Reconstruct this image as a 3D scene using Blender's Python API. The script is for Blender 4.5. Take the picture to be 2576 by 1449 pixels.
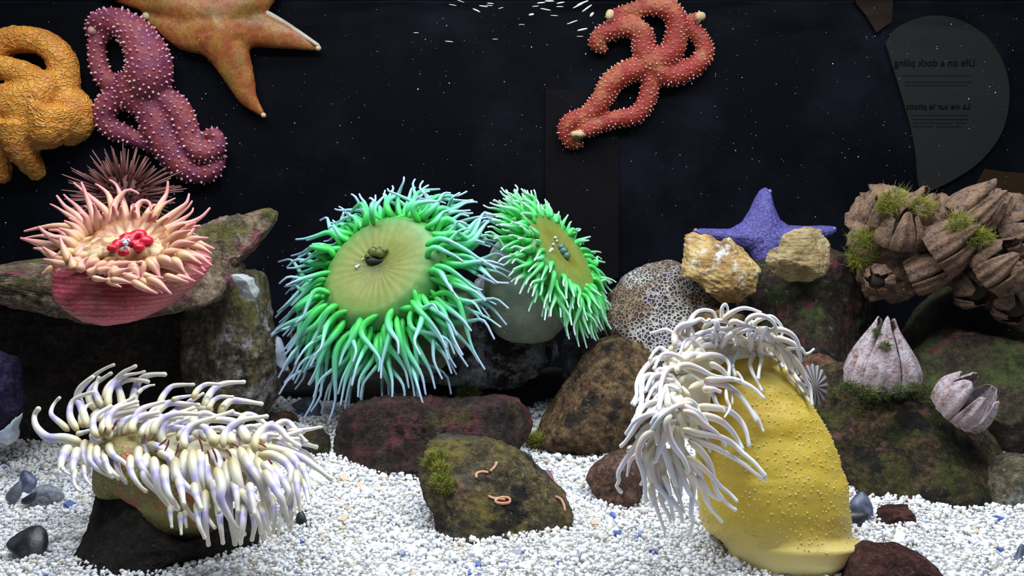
import bpy, bmesh, math, random
import numpy as np
from mathutils import Vector, Matrix

random.seed(7); RNG = np.random.default_rng(7)
for o in list(bpy.data.objects):
    bpy.data.objects.remove(o)
SC = bpy.context.scene
COL = SC.collection

# ---------------------------------------------------------------- camera
F_PX, W_PX, H_PX = 2600.0, 2576.0, 1449.0
PITCH = math.radians(8.2)
CAM_H = 0.40
cam_d = bpy.data.cameras.new('camera')
cam_d.sensor_fit = 'HORIZONTAL'; cam_d.sensor_width = 36.0
cam_d.lens = 36.0 * F_PX / W_PX
cam_d.clip_start = 0.01
cam = bpy.data.objects.new('camera', cam_d); COL.objects.link(cam)
cam.location = (0, 0, CAM_H)
cam.rotation_euler = (math.pi / 2 - PITCH, 0, 0)
SC.camera = cam

# ---------------------------------------------------------------- world, lamps over the tank, exposure
world = bpy.data.worlds.new('world'); SC.world = world; world.use_nodes = True
bg = world.node_tree.nodes['Background']
bg.inputs[0].default_value = (0.55, 0.68, 1.0, 1); bg.inputs[1].default_value = 0.04
SC.view_settings.view_transform = 'Standard'; SC.view_settings.look = 'None'
SC.view_settings.exposure = 0.0; SC.view_settings.gamma = 1.0
SC.view_settings.use_curve_mapping = False

def area(name, loc, sx, sy, power, col, aim):
    d = bpy.data.lights.new(name, 'AREA'); d.shape = 'RECTANGLE'; d.size = sx; d.size_y = sy
    d.energy = power; d.color = col
    o = bpy.data.objects.new(name, d); COL.objects.link(o); o.location = loc
    o.rotation_euler = (Vector(aim) - Vector(loc)).to_track_quat('-Z', 'Y').to_euler()
    return o
# two lamp bars hung over the open tank, the front one tilted towards the back
area('tank_lamp_front', (0.05, 0.93, 1.02), 1.7, 0.16, 19.5, (0.90, 0.95, 1.0), (0.05, 1.12, 0))
area('tank_lamp_rear', (0.0, 1.30, 1.02), 1.6, 0.12, 10.5, (0.80, 0.90, 1.0), (0, 1.35, 0))

BACK_Y = 1.66
WATER_Z = 0.612

# ---------------------------------------------------------------- pixel helper
FWD = np.array([0, math.cos(PITCH), -math.sin(PITCH)])
UP = np.array([0, math.sin(PITCH), math.cos(PITCH)])
RIGHT = np.array([1.0, 0, 0])
def P(px, py, Y):
    r = FWD + RIGHT * ((px - W_PX / 2) / F_PX) + UP * ((H_PX / 2 - py) / F_PX)
    return np.array([0, 0, CAM_H]) + r * (Y / r[1])
def pxm(Y):
    return Y / F_PX * 1.0

# ---------------------------------------------------------------- numpy noise
_perm = np.random.default_rng(3).permutation(512).astype(np.int64)
_val = np.random.default_rng(4).random(512) * 2 - 1
def vnoise(p):
    p = np.asarray(p, float)
    i = np.floor(p).astype(np.int64); f = p - i
    f = f * f * f * (f * (f * 6 - 15) + 10)
    def h(a, b, c):
        return _val[_perm[(_perm[(_perm[a & 511] + b) & 511] + c) & 511]]
    x, y, z = i[:, 0], i[:, 1], i[:, 2]
    fx, fy, fz = f[:, 0], f[:, 1], f[:, 2]
    def lx(b, c): return h(x, y + b, z + c) * (1 - fx) + h(x + 1, y + b, z + c) * fx
    def ly(c): return lx(0, c) * (1 - fy) + lx(1, c) * fy
    return ly(0) * (1 - fz) + ly(1) * fz
def fbm(p, octaves=4, gain=0.5, ridged=False):
    p = np.asarray(p, float); a = 1.0; s = 0; out = np.zeros(len(p))
    for k in range(octaves):
        n = vnoise(p * (2.03 ** k) + k * 17.3)
        if ridged: n = 1 - 2 * np.abs(n)
        out += a * n; s += a; a *= gain
    return out / s

# ---------------------------------------------------------------- mesh helpers
def mesh_from(name, v, f, mat=None, smooth=True, attrs=None):
    me = bpy.data.meshes.new(name)
    v = np.asarray(v, np.float32)
    if isinstance(f, np.ndarray):
        n, k = f.shape
        me.vertices.add(len(v)); me.vertices.foreach_set('co', v.ravel())
        me.loops.add(n * k); me.loops.foreach_set('vertex_index', f.ravel().astype(np.int32))
        me.polygons.add(n); me.polygons.foreach_set('loop_start', np.arange(0, n * k, k, dtype=np.int32))
        me.update(calc_edges=True)
    else:
        me.from_pydata(v.tolist(), [], f)
    if smooth:
        me.polygons.foreach_set('use_smooth', np.ones(len(me.polygons), bool))
    for an, (typ, dat) in (attrs or {}).items():
        a = me.attributes.new(an, typ, 'POINT')
        a.data.foreach_set('color' if typ == 'FLOAT_COLOR' else 'value', np.asarray(dat, np.float32).ravel())
    if mat: me.materials.append(mat)
    me.update()
    return me
def tag(o, label=None, cat=None, group=None, kind=None):
    if label: o['label'] = label
    if cat: o['category'] = cat
    if group: o['group'] = group
    if kind: o['kind'] = kind
    return o
def thing(name, base, label, cat, group=None):
    o = bpy.data.objects.new(name, None); COL.objects.link(o)
    o.empty_display_size = 0.02
    o.location = Vector(base); return tag(o, label, cat, group)
def obj(name, v, f, mat, parent=None, base=None, smooth=True, attrs=None):
    """v are world coordinates; the mesh is stored relative to its thing's base."""
    v = np.asarray(v, float)
    if parent is not None:
        root = parent
        off = np.zeros(3)
        while root is not None:
            off += np.array(root.location); root = root.parent
    else:
        off = np.array(base if base is not None else [v[:, 0].mean(), v[:, 1].mean(), v[:, 2].min()])
    me = mesh_from(name, v - off, f, mat, smooth, attrs)
    o = bpy.data.objects.new(name, me); COL.objects.link(o)
    if parent is not None: o.parent = parent
    else: o.location = Vector(off)
    return o

_ico = {}
def ico(sub):
    if sub not in _ico:
        bm = bmesh.new(); bmesh.ops.create_icosphere(bm, subdivisions=sub, radius=1.0)
        v = np.array([x.co[:] for x in bm.verts]); f = np.array([[w.index for w in x.verts] for x in bm.faces])
        bm.free(); _ico[sub] = (v, f)
    return _ico[sub]

def catmull(pts, n):
    pts = np.asarray(pts, float)
    if len(pts) == 2: return pts[0] + (pts[1] - pts[0]) * np.linspace(0, 1, n)[:, None]
    p = np.vstack([2 * pts[0] - pts[1], pts, 2 * pts[-1] - pts[-2]])
    d = np.concatenate([[0], np.cumsum(np.linalg.norm(np.diff(pts[:, :3], axis=0), axis=1) + 1e-9)])
    s = np.linspace(0, d[-1], n)
    k = np.clip(np.searchsorted(d, s, side='right') - 1, 0, len(pts) - 2)
    u = ((s - d[k]) / (d[k + 1] - d[k]))[:, None]
    p0, p1, p2, p3 = p[k], p[k + 1], p[k + 2], p[k + 3]
    return 0.5 * (2 * p1 + (p2 - p0) * u + (2 * p0 - 5 * p1 + 4 * p2 - p3) * u ** 2 + (3 * p1 - p0 - 3 * p2 + p3) * u ** 3)

def tube(pts, rad, sides=8, flat=1.0, flat_axis=None):
    """closed tapered tube with rounded ends; returns verts, quad/tri faces, t per vertex"""
    pts = np.asarray(pts, float); n = len(pts); rad = np.asarray(rad, float)
    T = np.gradient(pts, axis=0); T /= np.linalg.norm(T, axis=1)[:, None] + 1e-12
    # rounded tip: two extra rings
    e = pts[-1]; te = T[-1]; re_ = rad[-1]
    pts = np.vstack([pts, e + te * re_ * 0.55, e + te * re_ * 0.9]); rad = np.concatenate([rad, [re_ * 0.83, re_ * 0.42]])
    T = np.vstack([T, te, te]); N = n + 2
    a = np.array([0.31, 0.52, 0.79]); nrm = np.zeros_like(pts)
    v = np.cross(T[0], a); v /= np.linalg.norm(v); nrm[0] = v
    for i in range(1, N):
        v = v - T[i] * np.dot(v, T[i]); v /= np.linalg.norm(v) + 1e-12; nrm[i] = v
    b = np.cross(T, nrm)
    ang = np.arange(sides) * 2 * math.pi / sides
    ring = nrm[:, None, :] * np.cos(ang)[None, :, None] + b[:, None, :] * np.sin(ang)[None, :, None]
    V = pts[:, None, :] + ring * rad[:, None, None]
    V = V.reshape(-1, 3)
    t = np.repeat(np.concatenate([np.linspace(0, 1, n), [1, 1]]), sides)
    V = np.vstack([V, pts[0][None], (pts[-1] + te * re_ * 0.1)[None]]); t = np.concatenate([t, [0, 1]])
    F = []
    for i in range(N - 1):
        for j in range(sides):
            k = (j + 1) % sides
            F.append((i * sides + j, i * sides + k, (i + 1) * sides + k, (i + 1) * sides + j))
    c0, c1 = N * sides, N * sides + 1
    for j in range(sides):
        k = (j + 1) % sides
        F.append((c0, k, j)); F.append((c1, (N - 1) * sides + j, (N - 1) * sides + k))
    return V, F, t

def join(parts):
    V = []; F = []; o = 0
    for v, f in parts:
        V.append(np.asarray(v)); F += [tuple(int(i) + o for i in q) for q in f]; o += len(v)
    return np.vstack(V), F

def polyrad(poly, c, n=720):
    """largest distance from c to the polygon outline for each angle"""
    poly = np.asarray(poly, float) - c
    nx = np.roll(poly, -1, axis=0); out = np.zeros(n)
    for k in range(n):
        a = k * 2 * math.pi / n; d = np.array([math.cos(a), math.sin(a)])
        e = nx - poly
        den = d[0] * e[:, 1] - d[1] * e[:, 0]
        den = np.where(np.abs(den) < 1e-12, 1e-12, den)
        s = (poly[:, 0] * e[:, 1] - poly[:, 1] * e[:, 0]) / den
        u = (poly[:, 0] * d[1] - poly[:, 1] * d[0]) / den
        ok = (s > 0) & (u >= -1e-6) & (u <= 1 + 1e-6)
        out[k] = s[ok].max() if ok.any() else 0
    if (out == 0).any():
        idx = np.arange(n); g = out > 0; out = np.interp(idx, idx[g], out[g])
    return out

def lump(outline, Y, depth, sub=5, box=0.75, dbox=0.8, lean=0.0, noise=0.06, nfreq=2.2, oct_=5, facets=6, fstr=0.85,
         ridged=False, seed=1, smooth=2, center=None, strata=None):
    """a solid body whose silhouette at depth Y follows an outline, with its own thickness, facets and relief"""
    w = np.array([P(x, y, Y) for x, y in outline])
    poly = w[:, [0, 2]]
    if center is not None:
        c3 = P(center[0], center[1], Y); c = c3[[0, 2]]
    else:
        a = 0.5 * (poly.max(0) + poly.min(0)); c = 0.5 * (poly.mean(0) + a)
    rr = polyrad(poly, c)
    k = smooth
    if k: rr = np.convolve(np.concatenate([rr[-k:], rr, rr[:k]]), np.ones(2 * k + 1) / (2 * k + 1), 'valid')
    u, f = ico(sub)
    th = np.arctan2(u[:, 2], u[:, 0]) % (2 * math.pi)
    r = np.interp(th, np.arange(721) * 2 * math.pi / 720, np.append(rr, rr[0]))
    rho = np.clip(np.hypot(u[:, 0], u[:, 2]), 1e-9, 1) ** box
    dy = np.sign(u[:, 1]) * np.abs(u[:, 1]) ** dbox * depth
    R = rr.mean()
    p = np.stack([rho * r * np.cos(th), dy, rho * r * np.sin(th)], 1)
    rg = np.random.default_rng(seed)
    for _ in range(facets):
        n = np.array([rg.normal() * 0.8, -abs(rg.normal()) - 0.35, rg.normal() * 0.8]); n /= np.linalg.norm(n)
        d = p @ n; lim = d.max() * rg.uniform(0.62, 0.85)
        ex = np.clip(d - lim, 0, None); p = p - n[None, :] * ex[:, None] * fstr
    q = p / R * nfreq + seed * 13.7
    dirn = p / (np.linalg.norm(p, axis=1)[:, None] + 1e-9)
    dn = fbm(q, oct_, 0.55, ridged)
    p = p + dirn * (dn * noise * R)[:, None]
    if facets: p = p + dirn * (0.0046 * fbm(p * 50 + seed, 5, 0.6, True))[:, None]
    if strata:
        sa, sf, sd = strata
        h = p @ np.asarray(sd, float) / R
        p = p + dirn * (sa * R * (np.abs(((h * sf + 0.35 * vnoise(q * 0.7)) % 1.0) - 0.5) * 2 - 0.5))[:, None]
    p[:, 1] += lean * p[:, 2]
    p += np.array([c[0], Y, c[1]])
    return p, f

def remesh(parts, voxel, smooth=3):
    v, f = join(parts)
    me = bpy.data.meshes.new('tmp'); me.from_pydata(v.tolist(), [], f)
    o = bpy.data.objects.new('tmp', me); COL.objects.link(o)
    m = o.modifiers.new('r', 'REMESH'); m.mode = 'VOXEL'; m.voxel_size = voxel
    if smooth:
        s = o.modifiers.new('s', 'SMOOTH'); s.iterations = smooth; s.factor = 0.5
    dg = bpy.context.evaluated_depsgraph_get()
    ev = o.evaluated_get(dg); em = ev.to_mesh()
    V = np.zeros(len(em.vertices) * 3); em.vertices.foreach_get('co', V); V = V.reshape(-1, 3)
    N = np.zeros(len(em.vertices) * 3); em.vertices.foreach_get('normal', N); N = N.reshape(-1, 3)
    F = [tuple(p.vertices) for p in em.polygons]
    ev.to_mesh_clear(); bpy.data.objects.remove(o); bpy.data.meshes.remove(me)
    return V, F, N

def ball(c, rx, ry=None, rz=None, sub=3):
    u, f = ico(sub); ry = rx if ry is None else ry; rz = rx if rz is None else rz
    return u * np.array([rx, ry, rz]) + np.asarray(c), f

# ---------------------------------------------------------------- materials
def new_mat(name):
    m = bpy.data.materials.new(name); m.use_nodes = True
    nt = m.node_tree; b = nt.nodes['Principled BSDF']
    return m, nt, b
def N(nt, typ, **kw):
    n = nt.nodes.new(typ)
    for k, v in kw.items():
        if k.startswith('i_'): n.inputs[k[2:].replace('_', ' ')].default_value = v
        else: setattr(n, k, v)
    return n
def c4(c): return (c[0], c[1], c[2], 1.0)
def ramp(nt, stops, interp='LINEAR'):
    r = nt.nodes.new('ShaderNodeValToRGB'); e = r.color_ramp.elements; r.color_ramp.interpolation = interp
    while len(e) > 1: e.remove(e[-1])
    for i, (p, c) in enumerate(stops):
        x = e[0] if i == 0 else e.new(p)
        x.position = p; x.color = c4(c) if not isinstance(c, (int, float)) else (c, c, c, 1)
    return r
def noise_fac(nt, scale, lo, hi, detail=6, seed=0.0, rough=0.6, dist=0.0):
    tc = N(nt, 'ShaderNodeTexCoord')
    mp = N(nt, 'ShaderNodeMapping'); mp.inputs['Location'].default_value = (seed * 3.1, seed * 1.7, seed * 2.3)
    nt.links.new(tc.outputs['Object'], mp.inputs['Vector'])
    t = N(nt, 'ShaderNodeTexNoise'); t.inputs['Scale'].default_value = scale; t.inputs['Detail'].default_value = detail
    t.inputs['Roughness'].default_value = rough; t.inputs['Distortion'].default_value = dist
    nt.links.new(mp.outputs[0], t.inputs['Vector'])
    mr = N(nt, 'ShaderNodeMapRange'); mr.inputs['From Min'].default_value = lo; mr.inputs['From Max'].default_value = hi
    mr.interpolation_type = 'SMOOTHSTEP'
    nt.links.new(t.outputs['Fac'], mr.inputs['Value'])
    return mr.outputs[0], t, mp
def mix(nt, fac, a, b, mode='MIX'):
    m = N(nt, 'ShaderNodeMix', data_type='RGBA', blend_type=mode)
    if isinstance(fac, (int, float)): m.inputs[0].default_value = fac
    else: nt.links.new(fac, m.inputs[0])
    for sock, x in ((m.inputs[6], a), (m.inputs[7], b)):
        if isinstance(x, (tuple, list)): sock.default_value = c4(x)
        else: nt.links.new(x, sock)
    return m.outputs[2]
def up_fac(nt, lo, hi):
    g = N(nt, 'ShaderNodeNewGeometry'); s = N(nt, 'ShaderNodeSeparateXYZ'); nt.links.new(g.outputs['Normal'], s.inputs[0])
    mr = N(nt, 'ShaderNodeMapRange'); mr.inputs['From Min'].default_value = lo; mr.inputs['From Max'].default_value = hi
    nt.links.new(s.outputs['Z'], mr.inputs['Value']); return mr.outputs[0]
def mul(nt, a, b):
    m = N(nt, 'ShaderNodeMath', operation='MULTIPLY')
    for i, x in enumerate((a, b)):
        if isinstance(x, (int, float)): m.inputs[i].default_value = x
        else: nt.links.new(x, m.inputs[i])
    return m.outputs[0]
def bump(nt, b, height, strength, dist=0.004, prev=None):
    bp = N(nt, 'ShaderNodeBump'); bp.inputs['Strength'].default_value = strength; bp.inputs['Distance'].default_value = dist
    nt.links.new(height, bp.inputs['Height'])
    if prev is not None: nt.links.new(prev, bp.inputs['Normal'])
    nt.links.new(bp.outputs[0], b.inputs['Normal']); return bp.outputs[0]

def rock_mat(name, a, b, patches=(), scale=42, bumps=1.0, rough=0.75, fine=160, speck=None):
    """two-tone stone with growths: patches are (colour, noise scale, low, high, seed, grows_on_top)"""
    m, nt, p = new_mat(name)
    a = tuple(x * 1.0 for x in a); b = tuple(x * 1.35 for x in b)
    f, t, _ = noise_fac(nt, scale, 0.38, 0.62, 8, seed=len(name), rough=0.68)
    col = mix(nt, f, a, b)
    f2, t2, _ = noise_fac(nt, fine, 0.35, 0.68, 5, seed=1.3)
    dark = tuple(x * 0.42 for x in a); col = mix(nt, mul(nt, f2, 0.8), col, dark)
    f3, _, _ = noise_fac(nt, 210, 0.56, 0.66, 4, seed=7.7, rough=0.7); col = mix(nt, mul(nt, f3, 0.5), col, tuple(min(.6, x * 1.9) for x in b))
    for (c, s, lo, hi, sd, top) in patches:
        c = tuple(x * 1.15 for x in c)
        g, _, _ = noise_fac(nt, s * 1.6, lo, hi, 9, seed=sd, rough=0.68)
        if top: g = mul(nt, g, up_fac(nt, -0.15, 0.55))
        h, _, _ = noise_fac(nt, s * 6, 0.32, 0.60, 6, seed=sd + 5)
        c2 = mix(nt, h, tuple(x * 0.35 for x in c), c)
        col = mix(nt, g, col, c2)
    f4, t4, _ = noise_fac(nt, 120, 0.50, 0.64, 6, seed=3.9, rough=0.7); col = mix(nt, mul(nt, f4, 0.6), col, tuple(x * 0.35 for x in a))
    if speck:
        g, _, _ = noise_fac(nt, 330, 0.70, 0.76, 2, seed=9.1); col = mix(nt, g, col, speck)
    nt.links.new(col, p.inputs['Base Color']); p.inputs['Roughness'].default_value = rough
    p.inputs['Specular IOR Level'].default_value = 0.3
    n1 = bump(nt, p, t.outputs['Fac'], bumps, 0.022)
    n2 = bump(nt, p, t2.outputs['Fac'], bumps, 0.012, n1); bump(nt, p, t4.outputs['Fac'], bumps, 0.012, n2)
    return m
def plain_mat(name, a, b=None, scale=60, rough=0.5, sss=0.0, bumps=0.0, lo=0.35, hi=0.65, spec=0.4, bscale=None):
    m, nt, p = new_mat(name)
    if b is not None or bumps:
        f, t, _ = noise_fac(nt, scale, lo, hi, 5)
        nt.links.new(mix(nt, f, a, b or a), p.inputs['Base Color'])
        if bumps:
            if bscale: _, t, _ = noise_fac(nt, bscale, 0, 1, 4)
            bump(nt, p, t.outputs['Fac'], bumps, 0.004)
    else: p.inputs['Base Color'].default_value = c4(a)
    p.inputs['Roughness'].default_value = rough; p.inputs['Specular IOR Level'].default_value = spec
    if sss:
        p.inputs['Subsurface Weight'].default_value = sss; p.inputs['Subsurface Radius'].default_value = (1, .8, .7)
        p.inputs['Subsurface Scale'].default_value = 0.006
    return m
def tent_mat(name, stops, rough=0.38, sss=0.25, var=None):
    m, nt, p = new_mat(name)
    a = N(nt, 'ShaderNodeAttribute', attribute_name='t')
    oi = N(nt, 'ShaderNodeObjectInfo')
    sh = N(nt, 'ShaderNodeMath', operation='MULTIPLY_ADD'); nt.links.new(oi.outputs['Random'], sh.inputs[0])
    sh.inputs[1].default_value = 0.16; sh.inputs[2].default_value = -0.08
    ad = N(nt, 'ShaderNodeMath', operation='ADD'); nt.links.new(a.outputs['Fac'], ad.inputs[0]); nt.links.new(sh.outputs[0], ad.inputs[1])
    r = ramp(nt, stops); nt.links.new(ad.outputs[0], r.inputs[0]); col = r.outputs[0]
    if var: col = mix(nt, mul(nt, oi.outputs['Random'], 0.5), col, var)
    nt.links.new(col, p.inputs['Base Color']); p.inputs['Roughness'].default_value = rough
    p.inputs['Specular IOR Level'].default_value = 0.35
    p.inputs['Subsurface Weight'].default_value = sss; p.inputs['Subsurface Radius'].default_value = (1, .9, .8)
    p.inputs['Subsurface Scale'].default_value = 0.005
    return m
# ================================================================ the setting
def sandz(x, y):
    x = np.asarray(x, float); y = np.asarray(y, float)
    q = np.stack([x * 3.2, y * 3.2, 0 * x], 1); q2 = np.stack([x * 14, y * 14, 0 * x + 5], 1)
    return 0.010 * vnoise(q) + 0.004 * vnoise(q2) + 0.012 * np.clip((y - 1.15) / 0.3, 0, 1)
gx, gy = np.meshgrid(np.linspace(-1.05, 1.05, 150), np.linspace(0.62, BACK_Y, 80), indexing='ij')
V = np.stack([gx.ravel(), gy.ravel(), sandz(gx.ravel(), gy.ravel()) - 0.003], 1)
idx = np.arange(150 * 80).reshape(150, 80)
Fq = np.stack([idx[:-1, :-1].ravel(), idx[1:, :-1].ravel(), idx[1:, 1:].ravel(), idx[:-1, 1:].ravel()], 1)
M_BED = plain_mat('sand_bed', (0.50, 0.48, 0.45), (0.72, 0.72, 0.72), 300, 0.9, bumps=0.6)
tag(obj('floor', V, Fq, M_BED, base=(0, 1.1, 0)), kind='structure')

def boxv(x0, x1, y0, y1, z0, z1):
    v = np.array([[x, y, z] for x in (x0, x1) for y in (y0, y1) for z in (z0, z1)])
    f = [(0, 1, 3, 2), (4, 6, 7, 5), (0, 4, 5, 1), (2, 3, 7, 6), (0, 2, 6, 4), (1, 5, 7, 3)]
    return v, f
m, nt, p = new_mat('dark_back_panel')
f1, _, _ = noise_fac(nt, 5.5, 0.42, 0.72, 9, seed=2.0, rough=0.65)
f2, _, _ = noise_fac(nt, 260, 0.70, 0.80, 2, seed=4.0)
col = mix(nt, f1, (0.0012, 0.0014, 0.0026), (0.0052, 0.0058, 0.010)); col = mix(nt, mul(nt, f2, 0.35), col, (0.10, 0.13, 0.20))
nt.links.new(col, p.inputs['Base Color']); p.inputs['Roughness'].default_value = 0.6; p.inputs['Specular IOR Level'].default_value = 0.05
M_WALL = m
v, f = boxv(-1.07, 1.07, BACK_Y, BACK_Y + 0.03, -0.05, 0.9); tag(obj('wall_back', v, f, M_WALL, smooth=False), kind='structure')
v, f = boxv(-1.10, -1.07, 0.66, BACK_Y + 0.03, -0.05, 0.68); tag(obj('wall_left', v, f, M_WALL, smooth=False), kind='structure')
v, f = boxv(1.07, 1.10, 0.66, BACK_Y + 0.03, -0.05, 0.68); tag(obj('wall_right', v, f, M_WALL, smooth=False), kind='structure')
# clear front pane of the tank
m, nt, p = new_mat('clear_pane')
nt.nodes.remove(p); out = nt.nodes['Material Output']
tr = N(nt, 'ShaderNodeBsdfTransparent'); gl = N(nt, 'ShaderNodeBsdfGlossy'); gl.inputs['Roughness'].default_value = 0.02
tr.inputs[0].default_value = (0.985, 0.992, 1.0, 1)
fr = N(nt, 'ShaderNodeFresnel'); fr.inputs['IOR'].default_value = 1.25
ms = N(nt, 'ShaderNodeMixShader'); nt.links.new(fr.outputs[0], ms.inputs[0]); nt.links.new(tr.outputs[0], ms.inputs[1]); nt.links.new(gl.outputs[0], ms.inputs[2])
nt.links.new(ms.outputs[0], out.inputs['Surface'])
M_PANE = m
v, f = boxv(-1.07, 1.07, 0.655, 0.665, -0.05, 0.66); tag(obj('window_1', v, f, M_PANE, smooth=False), kind='structure')

# water surface, rippled, seen from below along the top edge
m, nt, p = new_mat('water_skin')
nt.nodes.remove(p); out = nt.nodes['Material Output']
tr = N(nt, 'ShaderNodeBsdfTransparent'); gl = N(nt, 'ShaderNodeBsdfGlossy'); gl.inputs['Roughness'].default_value = 0.03
fr = N(nt, 'ShaderNodeFresnel'); fr.inputs['IOR'].default_value = 1.12
ms = N(nt, 'ShaderNodeMixShader'); nt.links.new(fr.outputs[0], ms.inputs[0]); nt.links.new(tr.outputs[0], ms.inputs[1]); nt.links.new(gl.outputs[0], ms.inputs[2])
nt.links.new(ms.outputs[0], out.inputs['Surface'])
nx_, ny_ = 260, 130
gx, gy = np.meshgrid(np.linspace(-1.065, 1.065, nx_), np.linspace(0.67, BACK_Y - 0.002, ny_), indexing='ij')
q = np.stack([gx.ravel() * 9, gy.ravel() * 16, 0 * gx.ravel()], 1)
V = np.stack([gx.ravel(), gy.ravel(), WATER_Z + 0.0035 * fbm(q, 3)], 1)
idx = np.arange(nx_ * ny_).reshape(nx_, ny_)
Fq = np.stack([idx[:-1, :-1].ravel(), idx[1:, :-1].ravel(), idx[1:, 1:].ravel(), idx[:-1, 1:].ravel()], 1)
tag(obj('water_surface', V, Fq, m, base=(0, 1.1, WATER_Z)), 'rippled water surface along the top of the tank', 'water', kind='stuff')

# ---------------------------------------------------------------- gravel
def gravel():
    base_v, base_f = ico(1)
    base_v = base_v.copy()
    # jittered dense grid seen in the picture, finer and denser at the front
    pts = []
    s = 0.0046
    for Y0, Y1, st in ((0.80, 1.10, 0.0041), (1.10, 1.30, 0.0047), (1.30, 1.58, 0.0062)):
        ys = np.arange(Y0, Y1, st)
        for y in ys:
            hw = min(1.06, y * 1288 / F_PX + 0.16)
            xs = np.arange(-hw, hw, st)
            pts.append(np.stack([xs + RNG.uniform(-.5, .5, len(xs)) * st, y + RNG.uniform(-.5, .5, len(xs)) * st, np.full(len(xs), st)], 1))
    pts = np.vstack(pts); n = len(pts)
    shapes = []
    for k in range(10):
        r = np.random.default_rng(k + 50)
        v = base_v * (1 + r.uniform(-0.28, 0.28, (len(base_v), 1)))
        v = v * r.uniform(0.7, 1.25, 3); nrm = r.normal(size=3); nrm /= np.linalg.norm(nrm)
        d = v @ nrm; v = v - nrm * np.clip(d - 0.45, 0, None)[:, None]
        shapes.append(v)
    shapes = np.array(shapes)
    si = RNG.integers(0, 10, n); v = shapes[si]
    a = RNG.uniform(0, 2 * math.pi, n); b = RNG.uniform(-0.7, 0.7, n)
    ca, sa, cb, sb = np.cos(a), np.sin(a), np.cos(b), np.sin(b)
    x = v[:, :, 0] * ca[:, None] - v[:, :, 1] * sa[:, None]; y = v[:, :, 0] * sa[:, None] + v[:, :, 1] * ca[:, None]; z = v[:, :, 2]
    y2 = y * cb[:, None] - z * sb[:, None]; z2 = y * sb[:, None] + z * cb[:, None]
    size = pts[:, 2] * np.exp(RNG.normal(-0.62, 0.33, n)); size = np.clip(size, 0.0014, 0.0065)
    zz = sandz(pts[:, 0], pts[:, 1]) + RNG.uniform(-0.001, 0.0022, n)
    V = np.stack([x * size[:, None] + pts[:, 0][:, None], y2 * size[:, None] + pts[:, 1][:, None], z2 * size[:, None] * 0.85 + zz[:, None]], 2).reshape(-1, 3)
    nv = len(base_v)
    F = (base_f[None] + (np.arange(n) * nv)[:, None, None]).reshape(-1, 3)
    pal = np.array([[.88, .88, .89], [.80, .81, .85], [.91, .89, .85], [.70, .70, .73], [.76, .69, .58], [.60, .50, .40], [.40, .42, .48], [.16, .22, .48]])
    pr = np.array([.40, .22, .22, .07, .08, .03, .018, .004]); pr /= pr.sum()
    c = pal[RNG.choice(len(pal), n, p=pr)] * RNG.uniform(0.85, 1.05, (n, 1))
    c = np.repeat(np.concatenate([np.clip(c * 1.05, 0, .95), np.ones((n, 1))], 1), nv, axis=0)
    m, nt, p = new_mat('white_gravel')
    at = N(nt, 'ShaderNodeAttribute', attribute_name='col'); nt.links.new(at.outputs['Color'], p.inputs['Base Color'])
    p.inputs['Roughness'].default_value = 0.7
    o = obj('gravel', V, F, m, base=(0, 1.1, 0), smooth=False, attrs={'col': ('FLOAT_COLOR', c)})
    tag(o, 'coarse white crushed shell gravel covering the tank floor', 'gravel', kind='stuff')
gravel()
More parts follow.
